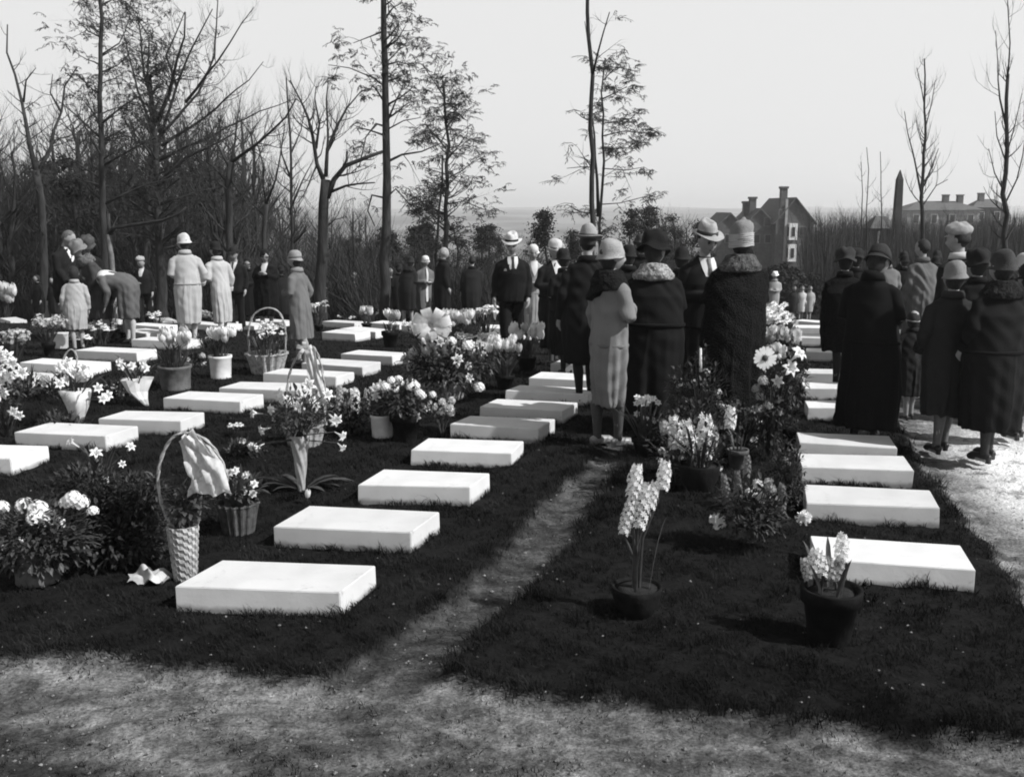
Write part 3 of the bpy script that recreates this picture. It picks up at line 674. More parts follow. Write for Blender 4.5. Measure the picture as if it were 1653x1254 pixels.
def pocket_square(root, fin):
    m = MB(); m.add([(.085, .140, 1.235), (.125, .127, 1.235), (.12, .13, 1.262), (.103, .139, 1.272), (.09, .14, 1.258)], [(0, 1, 2, 3, 4)]); fin(m, 'pocket_square', M_shirt)
def handbag(root, fin):
    m = MB(); m.rings([(.30, .10, .60, .02, .08), (.30, .10, .62, .03, .10), (.30, .10, .76, .022, .085)], 18); o = fin(m, 'handbag', M_leather)
def spectacles(root, fin):
    m = MB()
    for s in (-1, 1): m.tube([(s*.031+.02*cos(a*pi/5), .106, 1.588+.017*sin(a*pi/5)) for a in range(11)], .0016, 4)
    m.tube([(-.011, .108, 1.59), (.011, .108, 1.59)], .0016, 4); fin(m, 'spectacles', M_leather)
def blouse(root, fin):
    m = MB(); m.rings([(0, 0, .98, .19, .15), (0, 0, 1.02, .208, .158), (0, .004, 1.2, .205, .15), (0, 0, 1.31, .196, .137), (0, -.004, 1.365, .17, .12), (0, -.006, 1.40, .128, .098), (0, -.004, 1.43, .094, .086), (0, -.002, 1.45, .08, .08)], 32, lambda i, z, q: 1+.012*sin(q*7+z*20))
    fin(m, 'blouse', M_shirt, .014, 2)
def shawl(root, fin):
    m = MB(); n = 10; rr = []
    for i in range(n+1):
        t = i/n; rr.append((-.012*t, -.012, 1.460-.17*t, .085+.125*t**.55, .08+.085*t**.6))
    rr += [(-.012, -.012, 1.285, .17, .13)]
    m.rings(rr, 44, lambda i, z, q: (1+.02*sin(6*q+i*.4)+.012*sin(11*q), (i/n)*(-.07*max(0, cos(q-3.6))+.03*max(0, cos(q+.1)))))
    drape(fin(m, 'shawl', fur(.012), .010, 2), 1.3, .9, True)
# the near group between the rows
person(945, 365, 10.2, 10, 'man in light fedora and black overcoat, back turned, behind the pale coated woman', 'overcoat', .010, 'fedora', .28, hem=.42, band=.06, stock=.01, turn=-.3)
person(980, 381, 8.3, -66, 'woman in pale grey coat, dark fur shawl and light cloche hat on the path', 'coat', .17, 'cloche', .3, ('down', 'fold'), collar=('fur', .012), hem=.36, stock=.06, shoe=.22, turn=-.25, wide=.84, fold=1.1, feat=2.2, flare=.86, extra=shawl)
person(1052, 373, 8.8, -12, 'woman in black coat with pale fur collar and soft black hat', 'coat', .008, 'wide', .008, ('fold', 'fold'), collar=('fur', .3), hem=.2, wide=1.2, flare=1.1, fold=.7, turn=-.5, stock=.02)
person(1031, 377, 13.5, 5, 'person whose flower trimmed dark hat shows just behind the soft black hat', 'coat', .012, 'brim', .05, feat=1.2, wide=.9)
person(1131, 357, 9.7, 192, 'man in spectacles and dark banded fedora facing us between two fur collars', 'suit', .012, 'fedora', .3, ('down', 'front'), collar='shirt', band=.05, extra=spectacles, nod=.12, turn=.1)
person(1180, 355, 8.8, 8, 'tall stout woman in black coat, dark fur collar and wrapped pale knit hat', 'fur', .009, 'knit', .2, ('fold', 'fold'), band=.34, collar=('fur', .09), hem=.2, wide=1.16, flare=1.15, stock=.02, fold=.8)
# the trio behind them
person(828, 376, 13.6, 176, 'man in dark suit, tie, pocket handkerchief and light fedora facing us', 'suit', .010, 'fedora', .5, ('down', 'down'), collar='shirt', band=.03, extra=pocket_square, stride=.09)
person(861, 392, 15.5, 185, 'woman in pale cloche hat and light dress beside the man with the pocket handkerchief', 'coat', .26, 'cloche', .5, ('front', 'down'), hem=.36, wide=.85, collar='vee', stock=.4, band=.3)
person(893, 384, 12.8, -150, 'woman in dark dress and patterned light hat with folded hands', 'coat', .014, 'brim', .45, ('fold', 'front'), hem=.25, wide=.95, collar='vee', stock=.05, band=.1, feat=2.6)
# left of centre
person(762, 414, 23, 15, 'dark haired man in overcoat, back turned, second left of the pocket handkerchief man', 'overcoat', .016, None, .02, wide=1.1)
person(715, 400, 22, -70, 'grey haired man in long black overcoat in profile beside the pine trunk', 'overcoat', .010, None, .3, hair='grey', wide=1.05, hem=.3, collar=('band', .02))
person(686, 411, 23.5, -140, 'woman in light cap with long white scarf down her coat', 'coat', .12, 'cloche', .6, ('front', 'front'), collar='strip', wide=.95)
person(659, 418, 23, -35, 'stooping woman in dark coat and dark hat beside the woman with the white scarf', 'coat', .016, 'cloche', .02, ('front', 'front'), lean=.25, H=1.62, collar=('fur', .02), fold=1.2, wide=1.1)
person(633, 433, 28, 190, 'man in open collar dark suit standing before the big pine trunk', 'suit', .012, None, .3, hair='grey', collar='shirt')
person(574, 441, 36, 185, 'distant dark coated man with pale hat in the hollow', 'overcoat', .012, 'fedora', .45, collar='vee')
person(551, 447, 37, 10, 'distant woman in light grey coat seen from behind in the hollow', 'coat', .13, 'cloche', .12, fold=.8, wide=.9)
person(524, 450, 35, 150, 'distant woman in pale patterned wrap at the foot of the forked tree', 'coat', .3, 'cloche', .3, ('front', 'front'), collar='strip')
person(513, 452, 37, 190, 'distant dark figure left of the pale patterned wrap', 'overcoat', .02, None, .3)
for x, y, dd, l in ((600, 483, 40, 'tiny distant child in dark clothes between the hollow and the big pine'), (613, 481, 41, 'tiny distant child in white beside the child in dark clothes'), (583, 488, 40, 'tiny distant child with light hat below the dark coated man')):
    person(x, y, dd, 180, l, 'coat', .5 if 'white' in l else .015, 'cloche', .4, H=1.15, wide=.9, child=True)
person(488, 401, 12.8, 62, 'woman in grey coat and light speckled cloche striding past the basket with ribbon', 'coat', .13, 'cloche', .25, ('front', 'pocket'), hem=.40, wide=.80, collar=('band', .2), stock=.25, shoe=.05, stride=.12, band=.12, flare=1.25)
person(432, 400, 18, 172, 'woman in black fur coat and black hat facing us with clasped pale hands', 'fur', .010, 'cloche', .012, ('chest', 'chest'), collar='vee', wide=1.15, hem=.36, feat=1.2)
person(384, 397, 19.5, 175, 'man in dark suit and hat half hidden behind the long white coat', 'suit', .012, 'fedora', .02, collar='shirt')
person(359, 387, 15.8, 55, 'woman in long white coat open over a grey dress with dark cloche hat', 'coat', .40, 'cloche', .015, ('front', 'down'), hem=.33, wide=.78, stock=.5, fold=.9, stride=.05)
person(307, 374, 15.4, 20, 'woman in long pale striped coat and white cap seen from behind', 'coat', .36, 'cloche', .5, ('front', 'pocket'), hem=.33, wide=.88, stock=.45, fold=1.1, turn=.6)
person(236, 413, 23, 180, 'boy in dark suit and pale cap facing us beyond the bending woman', 'suit', .012, 'cap', .3, ('down', 'front'), collar='vee')
person(212, 413, 15.5, 95, 'woman bending low in white blouse and grey skirt over the flowers', 'coat', .10, 'cloche', .12, ('reach', 'reach'), H=1.68, lean=1.25, hem=.42, wide=1.0, stock=.4, extra=lambda r, fin: blouse(r, fin))
person(165, 405, 15.6, 125, 'woman in mottled coat and hat stooping beside the bending white blouse', 'coat', .05, 'wide', .16, ('low', 'low'), H=1.68, lean=.45, wide=1.05, collar=('fur', .12))
person(146, 400, 16.4, 200, 'man in dark suit and wide hat stooping behind the girl', 'suit', .012, 'wide', .06, ('low', 'low'), H=1.72, lean=.3, collar='shirt')
person(117, 370, 16, -120, 'tall bareheaded fair man in dark jacket looking down at the girl', 'overcoat', .014, None, .5, ('low', 'low'), hair='fair', collar='vee', nod=.35, hem=.6)
person(128, 432, 14.4, 20, 'girl in plain pale dress standing in front of the fair haired man', 'coat', .33, None, .3, child=True, hem=.45, wide=.95)
person(66, 458, 24, 150, 'crouching dark haired person behind the far left tulips', 'coat', .012, None, .1, H=1.2)
person(92, 462, 24, 170, 'small figure in dark coat left of the tall fair haired man', 'coat', .02, None, .1, H=1.15)
# right side
person(1392, 387, 8.5, -28, 'tall woman in long black coat and smooth dark cloche bowing her head', 'coat', .007, 'cloche', .03, ('front', 'front'), hem=.14, wide=1.02, flare=1.3, nod=.35, turn=-.3, stock=.02, fold=.6, band=.02)
person(1353, 400, 11, 5, 'woman in bulky black coat and trimmed dark hat behind the bowed cloche', 'fur', .008, 'wide', .03, ('front', 'front'), hem=.5, wide=1.3, stock=.02)
person(1424, 405, 15, 8, 'dark haired person in pale raincoat seen from behind, right of the bowed cloche', 'overcoat', .13, None, .1, fold=1.6, hem=.35)
person(1479, 387, 13, 10, 'bareheaded man in grey raincoat seen from behind, left of the flat cap', 'overcoat', .10, None, .1, fold=1.5, hem=.35)
person(1530, 360, 10.4, 25, 'tall man in pale flat cap and dark jacket with light scarf, back turned', 'suit', .02, 'cap', .3, ('down', 'down'), collar=('band', .5), turn=.5)
person(1516, 417, 8.1, 8, 'short woman in dark coat and light cloche, back turned, on the track', 'coat', .022, 'cloche', .2, ('pocket', 'out'), hem=.36, wide=1.05, stock=.1, collar=('band', .03), trim=.02)
person(1466, 500, 9.4, 5, 'child in white cap and dark coat beside the short woman', 'coat', .018, 'cloche', .4, child=True, hem=.4, stock=.2)
person(1592, 398, 7.8, 20, 'stout woman in black coat and dark cloche, back turned, with a handbag', 'coat', .009, 'cloche', .045, ('pocket', 'front'), hem=.28, wide=1.2, stock=.03, collar=('fur', .02), stride=.05, extra=handbag)
person(1634, 404, 9.4, 10, 'woman in plain white cloche and dark coat at the right edge', 'coat', .018, 'cloche', .5, ('down', 'down'), hem=.36, stock=.3)
person(1668, 388, 9.9, 10, 'person with black hat cut off by the right edge', 'coat', .01, 'wide', .012)
for x, y, dd, yw, l, v, ht in ((1375, 402, 13, -20, 'dark figure hidden behind the bowed cloche and the bulky coat', .01, 'wide'), (1452, 410, 17, 15, 'dark coated figure filling the gap left of the grey raincoat', .01, 'cloche'),
    (1500, 412, 16, -10, 'dark coated figure between the grey raincoat and the flat cap man', .012, 'cloche'), (1562, 402, 9.6, 10, 'dark coated person squeezed between the flat cap and the stout black coat', .01, 'wide'), (1612, 408, 11.5, 0, 'dark hatted person behind the plain white cloche', .01, 'cloche'), (1640, 420, 8.6, 12, 'person in black coat hard against the right edge', .009, 'cloche'),
    (1012, 392, 11.5, 10, 'dark coated person glimpsed between the fur shawl and pale fur collar', .01, 'cloche'), (1092, 396, 11, -15, 'dark coated person glimpsed between the soft black hat and banded fedora', .01, 'cloche'), (915, 398, 12, 12, 'dark coated person just left of the light fedora and black overcoat', .01, 'cloche'), (405, 414, 22, 160, 'dark coated figure behind the fur coated woman with clasped hands', .012, 'cloche'), (645, 425, 26, 30, 'dark coated figure between the open collar man and the stooping woman', .012, 'cloche'), (458, 428, 24, 40, 'dark figure between the fur coated woman and the grey striding coat', .012, 'cloche')):
    person(x, y, dd, yw, l, 'coat', v, ht, .015, ('front', 'front'), hem=.3, wide=1.05, stock=.02)
for x, y, dd, l, v in ((1448, 404, 19, 'dark hatted figure in the far crowd right of the pale raincoat', .012), (1505, 403, 20, 'dark figure in the far crowd between the grey raincoat and the flat cap', .015), (1405, 408, 18, 'dark figure of the far crowd just right of the bowed cloche', .012), (1560, 405, 18, 'dark figure in the far crowd right of the flat cap', .015)):
    person(x, y, dd, R.uniform(-40, 40), l, 'coat', v, 'cloche', .02)
person(1246, 452, 30, 160, 'woman in white trimmed hat and light wrap beyond the bank of tulips', 'coat', .3, 'brim', .8, ('front', 'front'), feat=1.5, H=1.55)
for x, y, dd, l, v in ((1279, 463, 38, 'child in dark coat nearest the tulips of the three far children', .03), (1292, 461, 38, 'child in white frock, middle of the three far children', .5), (1305, 453, 38, 'child in pale coat, rightmost of the three far children', .35)):
    person(x, y, dd, 170, l, 'coat', v, 'cloche', .4, child=True, H=1.35)

# ------------------------------------------------------------------ flowers, pots and baskets
def floret(mb, c, nrm, r, npet=6, cup=.35, wid=.42):
    nrm = nrm.normalized(); a = nrm.orthogonal().normalized(); b = nrm.cross(a); ph = R.uniform(0, 6)
    for i in range(npet):
        q = ph+2*pi*i/npet; u = a*cos(q)+b*sin(q); w = nrm.cross(u)
        mid = c+u*r*.55+nrm*r*cup*.6; tip = c+u*r+nrm*r*cup*R.uniform(.3, 1.0)
        mb.add([c, mid-w*r*wid, tip, mid+w*r*wid], [(0, 1, 2, 3)])
def bloom(kind, p, d, r, m=None, par=None, L=None):
    mb = MB(); d = Vector(d).normalized(); p = Vector(p); mt = m or M_petal
    if kind == 'hyacinth':
        L = L or r*4; a = d.orthogonal().normalized(); b = d.cross(a); n = int(12+L/r*8)
        for i in range(n):
            t = (i+.5)/n; q = i*2.4; u = a*cos(q)+b*sin(q); rr = r*(.62+.5*sin(pi*min(1, t*.9+.12)))*R.uniform(.85, 1.1)
            c = p+d*L*t+u*rr*.8; floret(mb, c, u+d*.3-Vector((0, 0, .1)), r*R.uniform(.36, .46), 6, .1, .24); mb.tube([p+d*L*t, c], r*.045, 3, False)
        mb.tube([p, p+d*L*.96], [r*.10, r*.05], 5)
    elif kind == 'lily':
        L = L or r*2.2; a = d.orthogonal().normalized(); b = d.cross(a); N = 24; vs = []
        prof = [(0, .10), (.25, .16), (.55, .26), (.8, .5), (.95, .85), (.93, 1.15)]
        for (t, k) in prof:
            for j in range(N):
                q = 2*pi*j/N; lob = 1+.42*max(0, (t-.5))*2*cos(6*q)*(1 if k > .4 else 0); rr = r*k*lob*.70
                vs.append(p+d*(L*t-(L*.10 if k > 1 and cos(6*q) > 0 else 0))+(a*cos(q)+b*sin(q))*rr)
        mb.add(vs, [(i*N+j, i*N+(j+1) % N, (i+1)*N+(j+1) % N, (i+1)*N+j) for i in range(len(prof)-1) for j in range(N)])
        for j in range(5):
            q = j*1.26; mb.tube([p+d*L*.3, p+d*L*1.02+(a*cos(q)+b*sin(q))*r*.22], r*.03, 4)
    elif kind == 'tulip':
        L = L or r*2.4; a = d.orthogonal().normalized(); b = d.cross(a); ph = R.uniform(0, 6)
        for k in range(6):
            q0 = ph+k*pi/3; N = 5; K = 4; vs = []; off = .93 if k % 2 else 1.0
            for i in range(K+1):
                t = i/K; rad = r*off*(.35+.75*sin(pi*(.12+.66*t))); ww = .62*(sin(pi*(.10+.82*t)) if i < K else .12)
                for j in range(N): 
                    q = q0+(j/(N-1)-.5)*2*ww; vs.append(p+d*L*t*(1 if i < K else 1.0)+(a*cos(q)+b*sin(q))*rad)
            mb.add(vs, [(i*N+j, i*N+j+1, (i+1)*N+j+1, (i+1)*N+j) for i in range(K) for j in range(N-1)])
    elif kind == 'daffodil':
        a = d.orthogonal().normalized(); b = d.cross(a); floret(mb, p, d, r, 6, .12, .34)
        N = 10; vs = []
        for t, k in ((0, .22), (.35, .26), (.5, .36)):
            for j in range(N): q = 2*pi*j/N; vs.append(p+d*r*t*1.4+(a*cos(q)+b*sin(q))*r*k)
        mb.add(vs, [(i*N+j, i*N+(j+1) % N, (i+1)*N+(j+1) % N, (i+1)*N+j) for i in range(2) for j in range(N)])
    elif kind == 'daisy':
        a = d.orthogonal().normalized(); b = d.cross(a)
        for i in range(17):
            q = 2*pi*i/17+R.uniform(-.06, .06); u = a*cos(q)+b*sin(q); w = d.cross(u); e = R.uniform(.88, 1.05)
            mb.add([p+u*r*.2, p+u*r*.5-w*r*.12+d*r*.06, p+u*r*.9*e-w*r*.13, p+u*r*e, p+u*r*.9*e+w*r*.13, p+u*r*.5+w*r*.12+d*r*.06], [(0, 1, 2, 3, 4, 5)])
    elif kind == 'carnation':
        for i in range(70):
            u = (d*R.uniform(-.15, 1)+Vector((R.gauss(0, .6), R.gauss(0, .6), R.gauss(0, .6)))).normalized(); w = u.orthogonal().normalized(); w.rotate(Matrix.Rotation(R.uniform(0, 6), 3, u)); x = u.cross(w)
            c = p+u*r*.35; t = p+u*r*R.uniform(.85, 1.08); mb.add([c, t-w*r*.22+x*r*.07, t+x*r*-.06+u*r*.03, t+w*r*.22+x*r*.07], [(0, 1, 2, 3)])
        mb.ball(p, r*.62, 10, 6)
    elif kind == 'cluster':
        n = 26
        for i in range(n):
            z = 1-1.55*(i+.5)/n; q = i*2.4; s_ = sqrt(max(0, 1-z*z)); u = Vector((s_*cos(q), s_*sin(q), z)); u = (u+d*.2).normalized(); floret(mb, p+u*r*R.uniform(.82, 1), u, r*.34, 5, .25, .42)
        mb.ball(p, r*.72, 10, 6)
    elif kind == 'posy':
        n = 14
        for i in range(n):
            u = Vector((R.gauss(0, 1), R.gauss(0, 1), R.gauss(0, .8))).normalized(); floret(mb, p+u*r*R.uniform(.5, 1), u+Vector((0, -.4, .5)), r*.38, 5, .3, .4)
    o = mb.build('flower', mt, par, kind not in ('hyacinth', 'carnation', 'cluster', 'posy'))
    if kind == 'daisy':
        c = MB(); c.ball(p+d*r*.05, r*.24, 10, 6); c.build('flower_centre', M_core, o)
    return o
class Arr:
    def __init__(s, name, bx_, by_, label, cat='potted flowers', grp=None, Y=None):
        g = ground(bx_, by_) if Y is None else foot(bx_, Y)
        if g.y < 16: g.z = gz(g.x, g.y)-.004
        s.o = g; s.Y = g.y; s.k = ray(bx_, by_).length and g.y/(F*ct)*1.0; s.root = empty(name, g); tag(s.root, label, cat, grp or 'flowers laid among the graves'); s.fo = MB(); s.rim = Vector((0, 0, .1)); s.bx = bx_; s.by = by_
        s.k = (g-Vector((0, 0, CAMZ))).length/F
    def P(s, x, y, dy=0): return at(x, y, s.Y+dy)-s.o
    def pot(s, w, h, m=None, kind='pot', x=None, base=0, name='pot'):
        k = s.k; w *= k/2; h *= k; cx_ = 0 if x is None else (x-s.bx)*k; mb = MB()
        if kind == 'pot': pr = [(0, .70), (.02, .72), (.74, .93), (.75, 1.05), (.98, 1.08), (1, 1.06), (.99, .93), (.86, .88)]
        elif kind == 'cyl': pr = [(0, .86), (.05, .92), (.12, .9), (.85, .98), (.9, 1.06), (1, 1.06), (.99, .9), (.9, .88)]
        elif kind == 'bowl': pr = [(0, .62), (.03, .66), (.4, .9), (.8, 1.0), (.97, 1.02), (1, .98), (.97, .9), (.85, .86)]
        elif kind == 'basket': pr = [(0, .78), (.03, .8), (.5, .92), (.92, 1.06), (.95, 1.12), (1.02, 1.12), (1.0, 1.0), (.85, .95)]
        elif kind == 'wicker': pr = [(i/16, .72+.28*(i/16)) for i in range(17)]+[(1.0, .88), (.92, .84)]
        elif kind == 'cone': pr = [(i/20, .30+.62*(i/20)) for i in range(21)]+[(1.0, .8), (.92, .7)]
        N = 64 if kind in ('basket', 'wicker', 'cone') else 28
        def fn(i, z, q):
            if kind == 'wicker': return 1+.05*(1 if (int(q/(2*pi)*20)+i) % 2 else -1)
            if kind == 'cone': return 1+.10*sin(q*6+z/h*16)
            if kind == 'basket': return 1+.045*(1 if int(q/(2*pi)*N) % 4 < 2 else -1)
            return 1+.012*sin(3*q)
        mb.rings([(cx_, 0, base+z*h, r_*w, r_*w) for z, r_ in pr], N, fn)
        o = mb.build(name, m or M_pot, s.root, kind not in ('wicker', 'basket'))
        if kind in ('pot', 'bowl', 'cyl'):
            sb = MB(); sb.rings([(cx_, 0, base+h*.84, w*.8, w*.8), (cx_, 0, base+h*.9, w*.88, w*.88), (cx_, 0, base+h*.92, w*.5, w*.5)], 16, lambda i, z, q: 1+.04*sin(5*q)); sb.build('soil', M_soil, o)
        s.rim = Vector((cx_, 0, base+h*.9)); s.rw = w; return o
    def stem(s, tip, r=.004, bend=.12, frm=None):
        a = frm or s.rim+Vector((R.uniform(-.5, .5), R.uniform(-.5, .5), 0))*getattr(s, 'rw', .06); d = tip-a; m = a+d*.5+Vector((-d.x*.4, -d.y*.4, d.length*bend*.5))
        s.fo.tube([a, a.lerp(m, .5)+Vector((0, 0, .004)), m, m.lerp(tip, .5), tip], [r*1.3, r*1.2, r*1.1, r, r], 5, False); return (tip-m).normalized()
    def straps(s, n, h, spread, w=.022, frm=None, up=1.0):
        for _ in range(n):
            q = R.uniform(0, 6.28); b = (frm or s.rim)+Vector((cos(q), sin(q), 0))*getattr(s, 'rw', .05)*.5; hh = h*s.k*R.uniform(.55, 1.05); sp = spread*s.k*R.uniform(.3, 1)
            s.fo.leaf(b, b+Vector((cos(q)*sp, sin(q)*sp, hh*up)), w*R.uniform(.7, 1.2), bend=R.uniform(.05, .4))
    def bush(s, x, y, rx, ry, n, lw=.03, m=None, hollow=.2):
        c = s.P(x, y); RX = rx*s.k; RZ = ry*s.k
        for _ in range(n):
            u = Vector((R.gauss(0, 1), R.gauss(0, 1), R.gauss(0, 1))).normalized()*R.uniform(hollow, 1)**.6; p = c+Vector((u.x*RX, u.y*RX*.8, u.z*RZ))
            if p.z < .01: p.z = R.uniform(.01, .05)
            d = (u+Vector((R.gauss(0, .5), R.gauss(0, .5), R.gauss(0, .5)))).normalized(); s.fo.leaf(p, p+d*lw*R.uniform(1.5, 3), lw*R.uniform(.7, 1.2), bend=.15, k=3)
            if _ % 9 == 0: s.fo.tube([s.rim, s.rim.lerp(p, .5)+Vector((0, 0, .02)), p], [.005, .004, .002], 4, False)
    def fl(s, kind, x, y, r, d=(0, -.6, .6), m=None, dy=None, stem=True, L=None):
        dy = R.uniform(-.8, .8)*getattr(s, 'rw', .06) if dy is None else dy
        p = s.P(x, y, dy); d = Vector(d); 
        if stem: s.stem(p)
        return bloom(kind, p, d, r*s.k, m, s.root, L*s.k if L else None)
    def handle(s, pts, r, m=None, name='handle'):
        mb = MB(); P3 = [s.P(*p) for p in pts]; Q = []
        for i in range(len(P3)-1):
            p0, p1, p2, p3 = P3[max(0, i-1)], P3[i], P3[i+1], P3[min(len(P3)-1, i+2)]
            for j in range(6):
                t = j/6; Q.append(.5*((2*p1)+(p2-p0)*t+(2*p0-5*p1+4*p2-p3)*t*t+(3*p1-p0-3*p2+p3)*t**3))
        Q.append(P3[-1])
        for sgn in (0, pi):
            mb.tube([q+Vector((cos(i*.9+sgn)*r*.55, sin(i*.9+sgn)*r*.55, 0)) for i, q in enumerate(Q)], r*.7, 6)
        return mb.build(name, m or M_wick, s.root)
    def gauze(s, pts, w0, w1, m=None, name='gauze_bow', amp=.02):     # a crumpled cloth streamer along pts, widths in px
        mb = MB(); P3 = [s.P(*p) for p in pts]; n = 14; N = 12; vs = []
        for i in range(n+1):
            t = i/n*(len(P3)-1); j = min(int(t), len(P3)-2); p = P3[j].lerp(P3[j+1], t-j); d = (P3[j+1]-P3[j]).normalized(); sd = Vector((d.z, 0, -d.x)); 
            if sd.length < .1: sd = Vector((1, 0, 0))
            sd.normalize(); w = (w0+(w1-w0)*i/n)*s.k/2
            for q in range(N+1):
                u = q/N*2-1; vs.append(p+sd*w*u+Vector((0, amp*sin(u*9+i*.5)+amp*.6*sin(u*4-i*.9), amp*.4*sin(i*1.7+u*5))))
        mb.add(vs, [(i*(N+1)+j, i*(N+1)+j+1, (i+1)*(N+1)+j+1, (i+1)*(N+1)+j) for i in range(n) for j in range(N)])
        o = mb.build(name, m or M_gauze, s.root); return o
    def bow(s, x, y, r, n=7):
        mb = MB(); c = s.P(x, y, -.06); rr = r*s.k
        for k in range(n):
            q = 2*pi*k/n+.3; u = Vector((cos(q), -.25, sin(q)*.85)); sd = Vector((-sin(q), 0, cos(q))); N = 12; vs = []
            for i in range(N+1):
                a = 2*pi*i/N; p = c+u*rr*.5*(1-cos(a))+Vector((0, -1, 0))*rr*.28*sin(a); w = rr*.26*(.4+.6*sin(a/2))
                vs += [p-sd*w, p+sd*w+Vector((0, rr*.05, 0))]
            mb.add(vs, [(2*i, 2*i+1, 2*i+3, 2*i+2) for i in range(N)])
        mb.ball(c, rr*.16, 8, 6); return mb.build('ribbon_bow', M_gauze, s.root)
    def done(s, m=None):
        if s.fo.v: s.fo.build('foliage', m or M_leaf, s.root)
UP = (0, -.15, 1)
# --- foreground right
a = Arr('hyacinth_pot', 1027, 990, 'tall white hyacinths leaning in a round dark pot alone on the turf', 'potted flowers'); a.pot(78, 46, M_potd, 'bowl')
for x0, y0, x1, y1, r_ in ((1020, 800, 1030, 750, 12), (1030, 852, 1045, 782, 14), (1069, 790, 1074, 744, 12), (1006, 862, 1022, 800, 11), (1048, 820, 1058, 778, 11)):
    p0 = a.P(x0, y0); p1 = a.P(x1, y1); a.stem(p0, .007, .05, Vector((R.uniform(-.02, .02), 0, .11))); bloom('hyacinth', p0, p1-p0, r_*a.k, None, a.root, (p1-p0).length)
a.straps(4, 130, 25, .022); a.fo.leaf(a.P(1030, 870), a.P(1000, 862), .02); a.done()
a = Arr('hyacinth_pot', 1338, 1032, 'potted hyacinths in a wrapped dark pot in front of the nearest right slab', 'potted flowers'); a.pot(84, 84, M_potd, 'pot')
for x0, y0, x1, y1, r_ in ((1312, 925, 1318, 885, 12), (1358, 905, 1360, 862, 12), (1340, 935, 1338, 900, 10)):
    p0 = a.P(x0, y0); p1 = a.P(x1, y1); a.stem(p0, .006); bloom('hyacinth', p0, p1-p0, r_*a.k, None if x0 != 1340 else M_petalg, a.root, (p1-p0).length)
a.straps(12, 70, 30, .026); p0 = a.P(1325, 930); bloom('hyacinth', p0, (-.1, 0, 1), 12*a.k, None, a.root, 38*a.k); p0 = a.P(1306, 935); bloom('hyacinth', p0, (-.3, 0, 1), 9*a.k, M_petalg, a.root, 34*a.k); p0 = a.P(1350, 938); bloom('hyacinth', p0, (.1, 0, 1), 10*a.k, M_petalg, a.root, 36*a.k)
a.done()
a = Arr('carnation_spray', 1225, 885, 'low spray of white carnations and snapdragons lying between the rows', 'flower spray'); a.rim = Vector((0, .1, .05)); a.rw = .12
for x, y, r_ in ((1158, 840, 14), (1217, 841, 14), (1297, 835, 12)): a.fl('carnation', x, y, r_, (0, -1, .3))
for x, y in ((1212, 795), (1228, 803), (1240, 780), (1222, 782), (1250, 808), (1245, 790)): a.fl('carnation', x, y, 9, (0, -1, .4), M_petalg if x > 1230 else None)
for x0, y0, x1, y1 in ((1175, 815, 1168, 765), (1192, 820, 1190, 760), (1182, 850, 1178, 800), (1263, 830, 1262, 780), (1205, 770, 1206, 735)): p0 = a.P(x0, y0); a.stem(p0); bloom('hyacinth', p0, a.P(x1, y1)-p0, 7*a.k, M_petald, a.root, (a.P(x1, y1)-p0).length)
a.bush(1215, 820, 62, 48, 520, .022); a.done(M_leafd)
a = Arr('hyacinth_pot', 1128, 790, 'cluster of fat white hyacinths in a dark pot before the fur collared woman', 'potted flowers'); a.pot(64, 42, M_potd, 'bowl')
for x0, y0, x1, y1, r_ in ((1092, 725, 1088, 672, 13), (1110, 728, 1108, 680, 16), (1138, 740, 1138, 670, 16), (1128, 765, 1130, 715, 11), (1150, 720, 1152, 690, 10), (1075, 700, 1070, 680, 9)):
    p0 = a.P(x0, y0); p1 = a.P(x1, y1); a.stem(p0, .005); bloom('hyacinth', p0, p1-p0, r_*a.k, None if r_ > 12 else M_petalg, a.root, (p1-p0).length)
a.straps(22, 70, 55, .024); a.bush(1125, 690, 75, 45, 260, .02); a.done(M_leafd)
a = Arr('hyacinth_pot', 1190, 757, 'small clay pot with a single hyacinth, tilted beside the clustered hyacinths', 'potted flowers'); a.pot(32, 30, M_pot, 'pot'); p0 = a.P(1178, 692); a.stem(p0, .006); bloom('hyacinth', p0, (0.02, 0, 1), 10*a.k, None, a.root, 34*a.k); a.straps(5, 45, 20, .02); a.done()
a = Arr('primrose_pot', 1040, 735, 'flat topped white blossoms on tall leaves left of the clustered hyacinths', 'potted flowers'); a.pot(40, 26, M_potd)
for i in range(13): a.fl('daffodil', 1040+R.uniform(-22, 24), 648+R.uniform(-7, 7), 6.5, (R.uniform(-.5, .5), -.7, .7))
a.straps(26, 70, 55, .02); a.fl('daffodil', 1028, 668, 6, (0, -1, .2)); a.done()
a = Arr('laurel_wreath', 1135, 742, 'tall dark evergreen spray with a pale taper standing behind the hyacinths', 'flower spray'); a.rim = Vector((0, 0, .02)); a.rw = .1
a.bush(1130, 650, 52, 72, 650, .02); a.bush(1098, 620, 22, 30, 120, .018); a.bush(1132, 590, 14, 40, 120, .016)
for x, y in ((1158, 632), (1156, 642), (1120, 612), (1096, 618), (1163, 654), (1105, 645), (1140, 600), (1190, 650), (1200, 664), (1183, 655)): a.fl('posy', x, y, 7, (0, -1, .5), M_petalg)
m = MB(); m.tube([a.P(1131, 600, -.05), a.P(1131, 562, -.05)], [.012, .009], 8); m.build('taper', M_petal, a.root); a.done(M_leafd)
a = Arr('daisy_bouquet', 1240, 745, 'tall bouquet topped by a big white daisy at the black fur coat', 'flower bouquet'); a.rim = Vector((0, 0, .05)); a.rw = .1
a.fl('daisy', 1235, 578, 19, (0, -1, .15)); 
for x, y, r_, dd in ((1262, 600, 14, (.3, -1, .4)), (1273, 585, 13, (.5, -.6, .7)), (1250, 612, 10, (0, -1, 0))): a.fl('lily', x, y, r_, dd)
